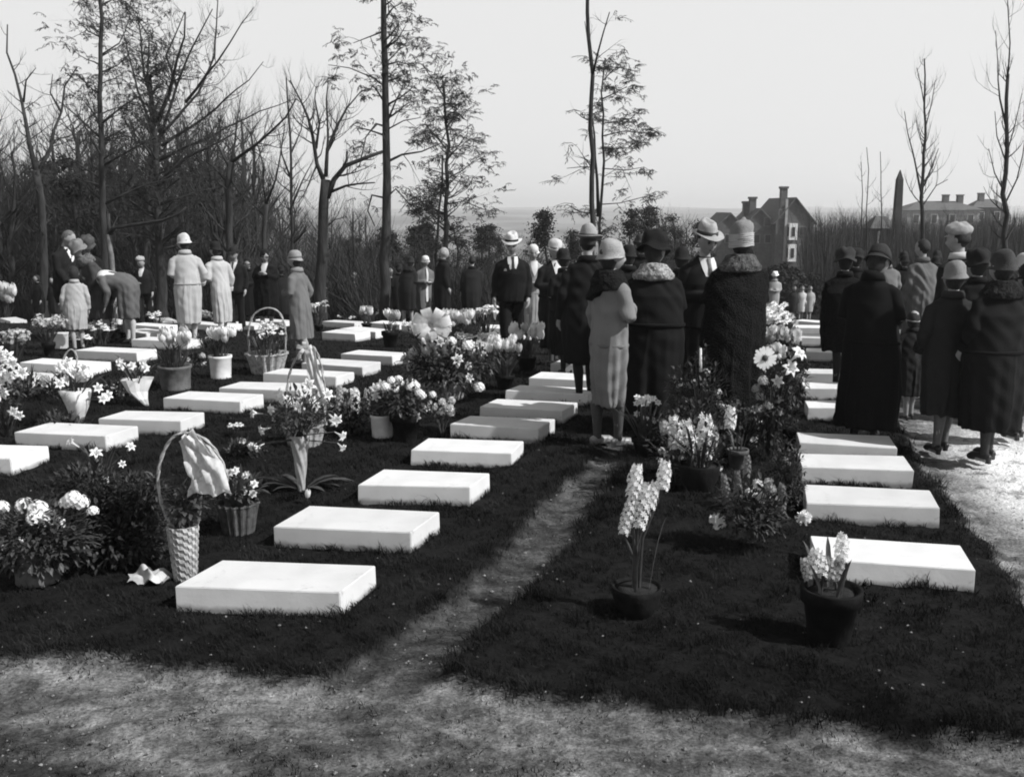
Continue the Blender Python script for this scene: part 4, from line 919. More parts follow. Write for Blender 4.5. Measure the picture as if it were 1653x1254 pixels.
for x, y in ((1228, 640), (1222, 628), (1240, 655), (1225, 660), (1254, 645), (1256, 628), (1292, 612), (1258, 665), (1232, 615)): a.fl('cluster', x, y, 8, (0, -1, .3), M_petalg)
a.bush(1245, 660, 30, 72, 520, .02); a.bush(1282, 610, 22, 52, 330, .02, hollow=.5)
for i in range(26): b_ = a.P(1262+R.uniform(-8, 20), 690+R.uniform(-30, 70)); a.fo.leaf(b_, b_+Vector((R.uniform(.02, .22), R.uniform(-.1, .1), R.uniform(-.12, .2))), .012, bend=.4)
a.done(M_leafd)
a = Arr('azalea_bush', 1275, 830, 'dark leafy shrub with tiny pale flowers against the right row of slabs', 'potted flowers'); a.rim = Vector((0, 0, .02)); a.rw = .06
a.bush(1268, 770, 30, 60, 620, .016)
for i in range(14): a.fl('posy', 1266+R.uniform(-28, 26), 780+R.uniform(-45, 45), 4.5, (0, -1, .4), M_petald)
a.done(M_leafd)
for bx_, by_, w_, h_, n, lab, kd in ((1250, 625, 60, 52, 30, 'bank of pale tulips and dark leaves nearest the fur coated woman at right', 'tulip'), (1262, 585, 62, 42, 30, 'second bank of white tulips along the right row of slabs', 'tulip'), (1255, 560, 60, 50, 34, 'third bank of white flowers along the right row of slabs', 'daffodil'), (1248, 535, 50, 36, 26, 'farthest bank of white flowers beside the right row of slabs', 'daffodil')):
    a = Arr('tulip_bank', bx_, by_, lab, 'flower bank'); a.rim = Vector((0, 0, .01)); a.rw = w_*a.k*.45
    a.bush(bx_, by_-h_*.4, w_/2, h_*.4, 260, .035)
    for i in range(n): a.fl(kd, bx_+R.uniform(-w_, w_)*.47, by_-h_+R.uniform(-8, 12), 6 if kd == 'tulip' else 7, (R.uniform(-.3, .3), -.5, .8), None if R.random() < .75 else M_petalg, stem=i % 3 == 0)
    a.done(M_leafd)
rnd_sp = ((1110, 770, 60, 46, 'tangle of dark leaves and pale blooms around the clustered hyacinths'), (1195, 735, 46, 60, 'dark leafy blooms filling the bank left of the big daisy bouquet'), (1070, 735, 36, 44, 'leafy clump with white blooms between the flat topped blossoms and hyacinths'), (1165, 700, 40, 60, 'dark evergreen and white blooms at the hem of the black fur coat'), (1262, 700, 30, 60, 'leafy stand of pale blooms beneath the lilies of the daisy bouquet'), (1235, 640, 30, 46, 'leafy stand of white blooms behind the daisy bouquet'))
for bx_, by_, w_, h_, lab in rnd_sp:
    a = Arr('flower_clump', bx_, by_, lab, 'flower clump'); a.rim = Vector((0, 0, .01)); a.rw = w_*a.k*.6
    a.bush(bx_, by_-h_*.7, w_, h_*.75, 620, .017)
    for i in range(22): a.fl(R.choice(('posy', 'posy', 'daffodil', 'cluster')), bx_+R.uniform(-w_, w_)*.85, by_-h_*.8+R.uniform(-h_, h_)*.6, R.uniform(4, 7.5), (R.uniform(-.5, .5), -.8, .5), M_petal if R.random() < .55 else M_petalg)
    a.straps(14, h_*1.3, w_*1.2, .014); a.done(M_leafd)
# --- foreground left
a = Arr('azalea_pot', 62, 938, 'big spreading potted azalea with white blossoms at the lower left edge', 'potted flowers'); a.pot(66, 62, M_pot, 'cyl')
for x, y, r_ in ((40, 818, 13), (62, 824, 15), (78, 838, 14), (92, 846, 12), (55, 838, 11), (118, 805, 12), (130, 812, 12), (108, 812, 10), (150, 825, 8), (20, 862, 9), (32, 876, 9), (8, 880, 9), (70, 860, 9), (3, 820, 11)): a.fl('cluster', x, y, r_, (0, -1, .5))
a.bush(60, 868, 82, 48, 1500, .022); a.fo.leaf(a.P(90, 880, -.1), a.P(165, 868, -.1), .05); a.fo.leaf(a.P(100, 900, -.1), a.P(150, 890, -.15), .05); a.done()
a = Arr('evergreen_spray', 190, 905, 'mass of dark leafy sprays between the azalea and the wicker vase', 'flower spray'); a.rim = Vector((0, 0, .03)); a.rw = .15
a.bush(190, 860, 85, 62, 2400, .02); a.bush(220, 805, 50, 40, 700, .018); a.bush(140, 790, 55, 36, 700, .018)
for x, y in ((150, 820), (165, 850), (205, 835), (230, 860), (185, 795)): a.fl('posy', x, y, 8, (0, -1, .4), M_petald)
a.done(M_leafd)
a = Arr('flower_basket', 228, 880, 'dark basket with a thin arched handle half hidden behind the wicker vase', 'flower basket'); a.pot(52, 34, M_wickd, 'basket'); a.handle([(212, 848), (214, 800), (226, 768), (242, 764), (256, 790), (258, 840)], .008, M_wickd); a.bush(232, 830, 24, 20, 120, .025); a.done(M_leafd)
a = Arr('wrapping_paper', 242, 938, 'crumpled sheet of light wrapping paper on the turf by the wicker vase', 'paper'); 
m = MB(); N = 16; vs = []
for i in range(N+1):
    for j in range(N+1): u, v = i/N, j/N; vs.append(((u-.5)*.2+.02*sin(v*9), (v-.5)*.13+.02*sin(u*7), .02+.05*sin(pi*u)*sin(pi*v)+.018*sin(u*13+v*5)+.016*sin(v*17-u*6)))
m.add(vs, [(i*(N+1)+j, (i+1)*(N+1)+j, (i+1)*(N+1)+j+1, i*(N+1)+j+1) for i in range(N) for j in range(N)]); m.build('sheet', mat('crumpled_paper', .4, .6, 6, .5, .3), a.root)
a = Arr('wicker_vase', 300, 934, 'tall woven wicker vase with big arched handle and gauze bow beside the nearest slab', 'flower basket'); a.pot(46, 86, M_wick, 'wicker')
a.handle([(280, 852), (263, 820), (255, 775), (262, 735), (280, 705), (305, 699), (335, 712), (358, 745), (366, 778), (345, 785)], .009, M_wick)
a.handle([(318, 852), (322, 830), (324, 800)], .007, M_wick)
a.gauze([(300, 702, -.03), (318, 735, -.07), (335, 770, -.08), (340, 798, -.06)], 26, 66, None, 'gauze_bow', .025); a.gauze([(300, 704, .0), (330, 730, .03), (352, 775, .02)], 20, 40, None, 'gauze_bow', .02)
for x, y, r_ in ((324, 770, 13), (330, 764, 11), (294, 806, 8), (300, 798, 7), (287, 800, 7)): a.fl('carnation', x, y, r_, (0, -1, .3), M_petal if x > 310 else M_petald)
a.bush(300, 815, 26, 28, 160, .026); a.done()
a = Arr('primula_pot', 386, 858, 'dark slatted tub of white cyclamen right of the wicker vase', 'potted flowers'); a.pot(58, 48, M_wickd, 'basket')
for i in range(15): a.fl('daffodil', 386+R.uniform(-34, 30), 785+R.uniform(-26, 18), 7.5, (R.uniform(-.6, .6), -.8, .5), None if R.random() < .7 else M_petalg)
a.straps(18, 50, 40, .03); a.bush(386, 792, 32, 20, 120, .03); a.done()
a = Arr('calla_spray', 165, 792, 'loose spray of calla lilies and leaves near the slabs at left', 'flower spray'); a.rim = Vector((0, 0, .02)); a.rw = .12
for x, y, r_, dd in ((155, 742, 10, (.3, -.6, .7)), (128, 722, 9, (-.5, -.5, .6)), (205, 728, 8, (.6, -.5, .6)), (172, 770, 8, (.2, -1, -.1)), (195, 750, 6, (.5, -.8, .3))): a.fl('lily', x, y, r_, dd)
for i in range(34): p_ = a.P(165+R.uniform(-45, 50), 735+R.uniform(-25, 45)); a.fo.leaf(a.rim.lerp(p_, .3), p_, .035, bend=.2)
a.done()
a = Arr('lily_vase', 487, 792, 'slim spiral lattice vase of white lilies standing above broad leaves on the turf', 'flower vase'); a.pot(30, 92, M_petalg, 'cone')
for x, y, r_, dd in ((438, 690, 9, (-.7, -.6, -.1)), (427, 716, 8, (-.8, -.5, -.3)), (540, 697, 9, (.8, -.5, -.3)), (530, 668, 12, (.6, -.7, -.3)), (470, 640, 12, (-.5, -.8, .2)), (500, 628, 12, (.1, -.9, .4)), (425, 668, 9, (-.8, -.5, .2)), (520, 640, 10, (.6, -.7, .3)), (452, 660, 9, (-.6, -.7, .1)), (486, 655, 10, (0, -1, .1)), (545, 715, 7, (.7, -.6, -.5)), (415, 715, 7, (-.7, -.6, -.4))): a.fl('lily', x, y, r_, dd)
a.bush(485, 665, 55, 40, 330, .02)
a.handle([(478, 745, -.03), (474, 715, -.04), (480, 695, -.04), (492, 700, -.04), (498, 712, -.03)], .006, M_petalg)
for dx, dyy, y_ in ((-70, 0, 8), (-60, .1, 22), (-40, .15, 30), (62, 0, 10), (75, .08, 16), (55, .12, 30), (40, -.08, 4), (-45, -.05, 0), (85, .02, 24), (-82, .05, 26)):
    b_ = Vector((dx*.15*a.k, dyy*.3, .03)); a.fo.leaf(b_, Vector((dx*a.k, dyy, .02+y_*a.k*.5)), .055, bend=.25)
a.done()
a = Arr('carnation_spray', 497, 816, 'single closed white bud on the turf just behind the second slab', 'flower'); bloom('tulip', (0, 0, .05), (.1, -.1, 1), .018, None, a.root, .06); a.fo.tube([(0, 0, 0), (0, 0, .06)], .004, 5); a.done()
a = Arr('ribbon_basket', 492, 716, 'basket with tall arched handle tied with a long gauze ribbon behind the lilies', 'flower basket'); a.pot(62, 34, M_wick, 'basket')
a.handle([(463, 685), (462, 640), (470, 595), (488, 565), (505, 560), (517, 585), (524, 630), (524, 685)], .010, M_wick)
a.gauze([(500, 562, -.03), (506, 600, -.06), (513, 635, -.06), (520, 655, -.05)], 16, 24, None, 'gauze_bow', .02); a.bow(492, 562, 12, 5)
for i in range(9): a.fl('lily', 490+R.uniform(-28, 28), 655+R.uniform(-14, 14), 8, (R.uniform(-.6, .6), -.8, .3))
a.bush(492, 668, 32, 20, 150, .022); a.done()
a = Arr('hydrangea_pot', 617, 706, 'small pale cylindrical pot left of the domed primula pot', 'potted flowers'); a.pot(36, 38, M_potl, 'cyl'); a.bush(612, 652, 22, 18, 110, .028)
for x, y in ((606, 628), (620, 622), (614, 640), (628, 634)): a.fl('lily', x, y, 9, (R.uniform(-.5, .5), -.9, .2))
a.done()
a = Arr('primula_pot', 655, 712, 'dark pot with a dense dome of white blossoms before the great basket', 'potted flowers'); a.pot(48, 46, M_potd)
for i in range(22): q = R.uniform(0, 3.1416); a.fl('cluster', 650+34*cos(q)*R.uniform(.3, 1), 640-36*sin(q)*R.uniform(.5, 1), 7, (0, -.7, .7), stem=i % 3 == 0)
a.bush(652, 645, 40, 30, 380, .03)
for x, y in ((635, 660), (668, 668), (645, 680)): a.fl('lily', x, y, 9, (R.uniform(-.5, .5), -.9, -.1), M_petalg)
a.done()
a = Arr('posy_stand', 714, 704, 'little upright posy of white roses on a single stem beside the path row', 'flower posy'); a.rim = Vector((0, 0, 0)); a.rw = .01
for i in range(11): a.fl('carnation', 715+R.uniform(-17, 17), 657+R.uniform(-12, 12), 6.5, (0, -.8, .5))
a.fo.tube([(0, 0, -.02), (0, 0, 40*a.k)], .008, 6); a.bush(715, 664, 18, 14, 70, .02); a.done()
a = Arr('great_basket', 722, 643, 'large slatted basket of mixed lilies crowned by a huge white bow', 'flower basket'); a.pot(62, 30, M_wick, 'basket')
a.bow(697, 524, 32, 8); a.gauze([(697, 528, -.1), (700, 550, -.14), (702, 575, -.12)], 30, 46, None, 'gauze_bow', .03)
for i in range(20): a.fl(R.choice(('lily', 'carnation', 'cluster')), 712+R.uniform(-62, 62), 588+R.uniform(-38, 38), R.uniform(7, 11), (R.uniform(-.6, .6), -.9, R.uniform(-.2, .5)), M_petal if R.random() < .7 else M_petalg)
a.bush(712, 590, 66, 46, 1300, .035); a.done()
a = Arr('lily_bouquet', 775, 612, 'bushy bouquet of small white lilies spilling right of the great basket', 'flower bouquet'); a.rim = Vector((0, 0, .03)); a.rw = .08
for i in range(13): a.fl('daffodil', 768+R.uniform(-32, 30), 572+R.uniform(-18, 18), 8, (R.uniform(-.6, .6), -.9, .4))
a.bush(770, 585, 38, 26, 420, .03); a.done()
a = Arr('snapdragon_bunch', 566, 700, 'bunch of snapdragon spikes standing between the lily vase and pale pot', 'flower bunch'); a.rim = Vector((0, 0, .02)); a.rw = .1
for x0, y0, x1, y1, r_ in ((548, 665, 548, 622, 7), (572, 665, 572, 628, 11), (592, 660, 592, 628, 6), (560, 685, 558, 650, 6), (583, 680, 584, 650, 6)): p0 = a.P(x0, y0); a.stem(p0); bloom('hyacinth', p0, a.P(x1, y1)-p0, r_*a.k, M_petalg if r_ < 10 else None, a.root, (a.P(x1, y1)-p0).length)
a.bush(570, 670, 36, 34, 420, .024); a.done(M_leafd)
# --- middle distance: pots of tulips and bouquets
def tulips(bx_, by_, top, w, pw, ph, lab, kd='tulip', n=12, pm=None, pk='pot', nm='tulip_pot', Y=None, gr=.25, rr=6):
    a = Arr(nm, bx_, by_, lab, 'potted flowers', Y=Y)
    if pw: a.pot(pw, ph, pm or M_potd, pk)
    else: a.rim = Vector((0, 0, .01)); a.rw = w*a.k*.4
    for i in range(n): a.fl(kd, bx_+R.uniform(-w, w)/2, top+R.uniform(0, .35)*(by_-top-ph), rr, (R.uniform(-.35, .35), -.25, 1), None if R.random() > gr else M_petalg)
    a.straps(int(n*1.6), (by_-top-ph)*.75, w*.5, .028); a.done(); return a
tulips(815, 627, 552, 52, 30, 24, 'pot of white tulips in front of the man in the fedora suit, nearer one', n=16)
tulips(850, 598, 532, 50, 30, 22, 'pot of white tulips just behind and right of the other tulip pot', n=16, gr=.1)
tulips(284, 628, 540, 46, 48, 38, 'white tulips in a ribbed dark pot in front of the striped coat', n=16, pm=M_pot, pk='cyl')
tulips(357, 610, 540, 40, 34, 36, 'white tulips in a glossy white pot in front of the long white coat', n=14, pm=M_potl, pk='cyl', gr=0)
a = tulips(432, 602, 522, 52, 58, 32, 'slatted basket of daffodils with a tall hoop handle behind the slabs', kd='daffodil', n=18, pm=M_wick, pk='basket', nm='flower_basket'); a.handle([(403, 570), (401, 535), (410, 508), (432, 497), (452, 506), (461, 535), (460, 570)], .012, M_wick)
tulips(630, 560, 512, 26, 26, 26, 'dark pot of white tulips left of the great bow', n=9, gr=.3)
tulips(592, 532, 502, 20, 16, 10, 'small pot of flowers beyond the far slabs near the big forked tree', n=7, rr=4)
tulips(740, 548, 512, 46, 0, 0, 'bed of white tulips right of the huge bow', n=22, rr=6)
tulips(784, 545, 506, 40, 0, 0, 'bed of white lilies left of the dark suited man', kd='lily', n=14, rr=7)
tulips(765, 575, 540, 50, 0, 0, 'low bed of pale flowers between the bow and the tulip pots', kd='daffodil', n=16, rr=7)
tulips(184, 545, 472, 22, 20, 16, 'tall tulips in a dark pot in front of the bending woman', n=8, rr=7)
tulips(202, 548, 505, 24, 18, 12, 'short pot of white tulips right of the tall tulips', n=6, rr=7)
tulips(50, 516, 466, 66, 0, 0, 'bed of tall white tulips at the far left behind the graves', n=26, rr=8, gr=.1)
tulips(8, 520, 472, 30, 0, 0, 'clump of white tulips at the very left edge', n=10, rr=7)
tulips(238, 522, 488, 30, 22, 12, 'pair of rounded white flower heads at the feet of the boy in the cap', kd='cluster', n=4, rr=8)
tulips(252, 528, 505, 26, 0, 0, 'low white flowers just behind the far slabs near the boy in the cap', kd='daffodil', n=8, rr=5)
tulips(125, 548, 505, 60, 0, 0, 'low bed of mixed pale flowers below the girl in the pale dress', kd='daffodil', n=18, rr=6, gr=.5)
tulips(160, 556, 520, 50, 0, 0, 'low bed of white daffodils left of the tall tulips', kd='daffodil', n=14, rr=6)
tulips(80, 575, 512, 50, 18, 22, 'dark bouquet on a narrow urn near the left slabs', kd='posy', n=12, rr=7, gr=1)
tulips(132, 565, 540, 24, 0, 0, 'small clump of white daffodils behind the third slab row', kd='daffodil', n=8, rr=7)
tulips(22, 585, 532, 40, 0, 0, 'shaggy grey flowers at the left edge above the paper bouquets', kd='posy', n=12, rr=8, gr=1)
tulips(515, 535, 497, 26, 14, 10, 'slim vase of lilies beyond the grey coated walking woman', kd='lily', n=8, rr=6)
tulips(668, 545, 520, 34, 0, 0, 'white flowers along the slabs left of the great bow', kd='daffodil', n=9, rr=6)
tulips(1228, 560, 530, 20, 0, 0, 'small clump of white flowers hugging the black fur coat', kd='daffodil', n=7, rr=6)
tulips(378, 700, 685, 22, 0, 0, 'two small white flowers low in the turf behind the gauze bow', kd='daffodil', n=4, rr=6)
tulips(605, 522, 500, 50, 0, 0, 'row of small far flowers beneath the tiny distant children', kd='daffodil', n=12, rr=4)
tulips(560, 524, 510, 30, 0, 0, 'few small far flowers below the distant light grey coat', kd='daffodil', n=6, rr=3)
tulips(330, 522, 503, 30, 0, 0, 'small far flowers between the striped coat and the long white coat', kd='posy', n=5, rr=7)
for bx_, by_, w_, h_, n_, lab in ((560, 610, 0, 0, 0, ''), (95, 640, 34, 26, 8, 'straggling pale flowers on the turf left of the hoop basket'), (190, 640, 26, 22, 6, 'small straggle of flowers between the two paper bouquets'), (395, 735, 30, 20, 6, 'low trailing pale flowers behind the cyclamen tub'), (440, 560, 26, 20, 6, 'small flowers behind the slatted hoop basket'), (700, 560, 46, 34, 12, 'leafy blooms under the huge bow, left side'), (820, 560, 30, 24, 8, 'small white blooms behind the nearer tulip pot'), (310, 590, 22, 18, 5, 'few white flowers right of the ribbed tulip pot'), (45, 640, 26, 34, 8, 'pale drooping blooms beside the left edge lilies'), (540, 660, 30, 26, 8, 'pale blooms between the lily vase and snapdragon bunch'), (690, 665, 34, 26, 9, 'white blooms trailing right of the domed primula pot'), (100, 700, 40, 26, 0, 'dark leafy tuft on the turf behind the calla lilies'), (330, 560, 20, 16, 4, 'small flowers between the striped coat and the white pot')):
    if not w_: continue
    a = Arr('flower_clump', bx_, by_, lab, 'flower clump'); a.rim = Vector((0, 0, .01)); a.rw = w_*a.k*.6
    a.bush(bx_, by_-h_*.5, w_, h_*.6, 260, .022)
    for i in range(n_): a.fl(R.choice(('posy', 'daffodil', 'cluster')), bx_+R.uniform(-w_, w_)*.9, by_-h_*.6+R.uniform(-h_, h_)*.5, R.uniform(4, 7), (R.uniform(-.5, .5), -.8, .5), M_petal if R.random() < .5 else M_petalg)
    a.straps(10, h_*1.3, w_*1.2, .016); a.done(M_leafd)
# wrapped bouquets at left
a = Arr('paper_bouquet', 125, 688, 'bouquet in pointed white paper inside a thin hoop basket left of centre', 'flower basket')
m = MB(); m.rings([(0, 0, 0, .02, .02), (.01, 0, .10, .06, .05), (.02, 0, .22, .10, .08), (.01, 0, .36, .15, .11), (.01, 0, .365, .13, .09), (.01, 0, .24, .07, .05)], 20, lambda i, z, q: 1+.10*sin(5*q+i)+.05*sin(9*q)); m.build('paper', M_paper, a.root)
a.rim = Vector((0, 0, .25)); a.rw = .1
a.handle([(112, 660), (99, 615), (102, 580), (114, 564), (124, 575), (122, 600)], .008, M_petalg)
for i in range(12): a.fl('lily' if i % 2 else 'cluster', 122+R.uniform(-20, 20), 600+R.uniform(-16, 20), 9, (R.uniform(-.4, .4), -.9, .4))
for x, y in ((152, 628), (160, 645), (90, 622), (168, 640)): a.fl('lily', x, y, 8, (.6, -.6, .2))
a.straps(16, 50, 60, .025); a.done()
a = Arr('paper_bouquet', 222, 655, 'flat bouquet wrapped in creased pointed paper right of the hoop basket', 'flower bouquet')
m = MB(); m.rings([(.10, 0, .0, .015, .015), (.06, -.02, .08, .05, .045), (0, 0, .16, .10, .07), (-.02, .02, .28, .16, .10), (.03, .02, .30, .13, .08), (0, 0, .18, .07, .05)], 14, lambda i, z, q: 1+.22*sin(3*q+1)+.08*sin(7*q)); m.build('paper', M_paper, a.root, False)
a.rim = Vector((0, 0, .2)); a.rw = .08
for i in range(6): a.fl('daffodil', 205+R.uniform(-20, 30), 592+R.uniform(-8, 10), 8, (R.uniform(-.4, .4), -.8, .5))
a.straps(12, 45, 50, .022); a.done()
a = Arr('lily_bouquet', 14, 705, 'tall white lily bouquet at the left edge beside the hidden slab', 'flower bouquet'); a.rim = Vector((0, 0, .02)); a.rw = .04
for i in range(13): a.fl('lily', 8+R.uniform(-18, 26), 605+R.uniform(-42, 38), 10, (R.uniform(-.6, .6), -.9, R.uniform(-.2, .6)))
for x, y in ((22, 658), (30, 664)): a.fl('lily', x, y, 8, (.4, -.9, -.2))
a.bush(10, 620, 26, 45, 160, .025); a.straps(10, 70, 40, .03); a.done()
a = Arr('paper_box', 97, 562, 'square white paper box standing behind the third slab row at left', 'box')
m = MB(); m.box((0, 0, .11), (.21, .18, .22), .3, 1.12); m.build('box_body', M_paper, a.root, False); m = MB(); m.box((0, 0, .232), (.25, .215, .02), .3); m.build('lid', M_paper, a.root, False)

# ------------------------------------------------------------------ trees
def grow(mb, p, d, L, r, depth, rnd, tips, sides=4, up=.25, spread=.6):
    k = 4; pts = [p]; rad = [r]; q = Vector(p); dd = Vector(d).normalized()
    for i in range(k):
        dd = (dd+Vector((rnd.gauss(0, .16), rnd.gauss(0, .16), rnd.gauss(0, .12)+up*.35))).normalized()
        q = q+dd*L/k; pts.append(q.copy()); rad.append(r*(1-.8*(i+1)/k))
    mb.tube(pts, rad, sides if depth > 1 else 3, False)
    tips.append(pts[-1])
    if depth > 0:
        n = rnd.randint(3, 5)
        for j in range(n):
            t = rnd.uniform(.25, 1.0)*k; i = min(int(t), k-1); a = pts[i].lerp(pts[i+1], t-i)
            ax = Vector((rnd.gauss(0, 1), rnd.gauss(0, 1), rnd.gauss(0, .5))); ax = (ax-dd*ax.dot(dd))
            if ax.length < .01: continue
            nd_ = dd*(1-spread*.5)+ax.normalized()*spread*rnd.uniform(.6, 1.3)+Vector((0, 0, up))
            grow(mb, a, nd_, L*rnd.uniform(.4, .65), r*(1-.75*t/k)*.6, depth-1, rnd, tips, sides, up, spread)
def leaves_at(mb, c, rad, n, size, rnd, flat=.6):
    if size < .075:      # feathery drooping sprays of needles hanging from the twig end
        for _ in range(max(2, n//3)):
            o = Vector((rnd.gauss(0, 1), rnd.gauss(0, 1), rnd.gauss(-.2, .5)))*rad*.55; e = c+o; mb.tube([c, c.lerp(e, .5)+Vector((0, 0, rad*.1)), e], [.008, .006, .004], 3, False)
            for j in range(7):
                p = c.lerp(e, .25+.12*j); a = (o.normalized()+Vector((rnd.gauss(0, .5), rnd.gauss(0, .5), rnd.gauss(-.45, .4)))).normalized()*size*rnd.uniform(1.1, 2.2); b = a.orthogonal().normalized()*size*.2
                mb.add([p, p+a*.5-b, p+a, p+a*.5+b], [(0, 1, 2, 3)])
        return
    for _ in range(n):
        o = Vector((rnd.gauss(0, 1), rnd.gauss(0, 1), rnd.gauss(0, flat)))*rad*.5; p = c+o
        a = Vector((rnd.gauss(0, 1), rnd.gauss(0, 1), rnd.gauss(0, .7))).normalized(); b = a.orthogonal(); b.rotate(Matrix.Rotation(rnd.uniform(0, 6.28), 3, a)); s = size*rnd.uniform(.6, 1.4)
        b = b.normalized()*s*.45; a = a*s
        mb.add([p-a*.5-b*.3, p-b, p+a*.7, p+b], [(0, 1, 2, 3)])
def tree(label, Yd, limbs, grp=None, twig=1.0, foliage=None, bark=None, seed=1, name='bare_tree', cat='tree', tl=1.6, td=2, up=.25, jit=.5, hang=0, nmat=None):
    """limbs: list of (points [(px,py)...], r0, r1, twigs?) ; the first is the trunk; offsets in depth make the tree round"""
    rnd = random.Random(seed); T = MB(); B = MB(); Lf = MB(); tips = []
    base = foot(limbs[0][0][0][0], Yd); base.z -= .1
    root = empty(name, base); tag(root, label, cat, grp)
    back = Matrix.Translation(-base)
    for li, (pts, r0, r1, *tw) in enumerate(limbs):
        P3 = []; dy = 0; gy_ = rnd.uniform(-jit, jit)
        for i, (x, y) in enumerate(pts):
            if li and i: dy += gy_*((pts[i][0]-pts[i-1][0])**2+(pts[i][1]-pts[i-1][1])**2)**.5*Yd/F
            P3.append(at(x, y, Yd+dy) if (li or i) else base.copy())
            if li and i == 0: pass
        # subdivide with slight crookedness
        Q = []; 
        for a, b in zip(P3[:-1], P3[1:]):
            n = max(1, int((b-a).length/.5))
            for i in range(n):
                q = a.lerp(b, i/n)
                if Q: q = q+Vector((rnd.gauss(0, .025), rnd.gauss(0, .025), 0))
                Q.append(q)
        Q.append(P3[-1]); k = len(Q); rr = [r0+(r1-r0)*(i/(k-1))**.8 for i in range(k)]
        if li == 0: rr[0] *= 1.5
        (T if li == 0 else B).tube(Q, rr, 9 if li == 0 else 6, True)
        den = tw[0] if tw else (1.0 if li else .6)
        nt_ = int(k*den*twig*(1.75 if name == 'bare_tree' else 1.4))
        for _ in range(nt_):
            t = rnd.uniform(.35 if li == 0 else .15, 1)*(k-1); i = min(int(t), k-2); a = Q[i].lerp(Q[i+1], t-i); dr = (Q[i+1]-Q[i]).normalized()
            ax = Vector((rnd.gauss(0, 1), rnd.gauss(0, 1), rnd.gauss(0, .4))); ax = (ax-dr*ax.dot(dr)).normalized()
            f = 1-.55*t/(k-1)
            grow(B, a, dr*.5+ax*.9+Vector((0, 0, -hang)), tl*f*rnd.uniform(.5, 1.1), max(.008, rr[i]*.38), td, rnd, tips, 4, up)
    if foliage:
        n, rad, size, keep = foliage[:4]; lo = foliage[4] if len(foliage) > 4 else -99
        for tp in tips:
            if rnd.random() < keep and tp.z > lo: leaves_at(Lf, tp, rad, rnd.randint(n//2, n), size, rnd)
    T.build('trunk', bark or M_bark, root, xf=back)
    if B.v: B.build('crown', M_twig, root, xf=back)
    if Lf.v: Lf.build('needles' if name != 'bare_tree' else 'foliage', nmat or M_needle, root, False, xf=back)
    return root
def r(px, Yd): return px*Yd/F/2
# left feature trees
tree('leafless forked tree with two crooked limbs at the far left above the tulips', 30, [([(72, 480), (72, 400), (66, 320), (58, 275)], r(15, 30), r(11, 30), .3), ([(58, 275), (45, 230), (38, 165), (22, 120), (12, 85), (12, 40)], r(9, 30), r(2, 30)), ([(38, 165), (42, 130), (58, 110)], r(4, 30), r(1, 30)), ([(60, 282), (82, 240), (98, 180), (105, 140), (125, 108)], r(8, 30), r(2, 30)), ([(98, 180), (80, 150), (85, 120)], r(4, 30), r(1, 30))], twig=.9, tl=1.0, seed=11, td=1)
tree('tall straight dark pine left of the bending woman, trunk running out of the frame', 27, [([(170, 500), (169, 380), (164, 250), (162, 120), (160, 30), (158, -60)], r(14, 27), r(5, 27), 1.3), ([(168, 330), (230, 300), (290, 285)], r(5, 27), r(1, 27)), ([(165, 290), (110, 255), (70, 262)], r(4, 27), r(1, 27)), ([(164, 225), (120, 185), (90, 160)], r(4, 27), r(1, 27)), ([(163, 200), (200, 170), (235, 150)], r(4, 27), r(1, 27)), ([(162, 90), (190, 70), (205, 45)], r(3, 27), r(1, 27)), ([(161, 60), (140, 50), (122, 30)], r(3, 27), r(1, 27)), ([(166, 268), (215, 240), (250, 222)], r(4, 27), r(1, 27))], twig=1.15, foliage=(9, .22, .042, .45), seed=12, name='pine_tree', up=.02, tl=1.7)
tree('pale dead limb tree standing crooked among the dark trunks at left', 25.5, [([(186, 500), (180, 420), (176, 378)], r(10, 25.5), r(8, 25.5), .1), ([(176, 378), (184, 368), (225, 362), (262, 356), (288, 346), (300, 335)], r(8, 25.5), r(3, 25.5), .3), ([(178, 380), (174, 362), (175, 345)], r(8, 25.5), r(5, 25.5), .1)], twig=.4, seed=13, bark=M_barkl, tl=.6, td=1)
tree('broad dark needled tree with dense crown behind the woman in striped coat', 31, [([(262, 500), (260, 420), (254, 330), (250, 240), (245, 160), (240, 120)], r(20, 31), r(7, 31), 1.6), ([(256, 300), (300, 255), (345, 235), (380, 215)], r(8, 31), r(2, 31)), ([(252, 260), (215, 215), (195, 185)], r(6, 31), r(1, 31)), ([(250, 230), (215, 120), (200, 60), (195, 30)], r(6, 31), r(1, 31)), ([(254, 200), (280, 130), (298, 60), (299, 20)], r(8, 31), r(2, 31)), ([(247, 190), (232, 120), (228, 60), (222, 25)], r(6, 31), r(2, 31)), ([(258, 350), (215, 330), (190, 300)], r(6, 31), r(1, 31)), ([(258, 330), (320, 310), (365, 300)], r(6, 31), r(1, 31))], twig=1.7, foliage=(8, .24, .045, .4), seed=14, name='pine_tree', up=.05, tl=2.0)
tree('leafless tree fanning long bare limbs over the pale coats', 33, [([(240, 500), (236, 400), (236, 320), (258, 220)], r(16, 33), r(9, 33), .3), ([(258, 220), (285, 140), (310, 80), (343, 15)], r(6, 33), r(1.5, 33)), ([(258, 220), (320, 150), (345, 90), (352, -5)], r(6, 33), r(1.5, 33)), ([(300, 165), (350, 100), (390, 40), (410, 12)], r(5, 33), r(1, 33)), ([(258, 215), (235, 120), (240, 60), (215, 20)], r(6, 33), r(1.5, 33)), ([(285, 140), (270, 90), (298, 20)], r(5, 33), r(1.5, 33)), ([(262, 235), (330, 190), (400, 130), (425, 100)], r(6, 33), r(1, 33)), ([(255, 260), (330, 225), (420, 180), (475, 160)], r(6, 33), r(1, 33))], twig=1.0, tl=1.5, seed=15, up=.5, td=2)
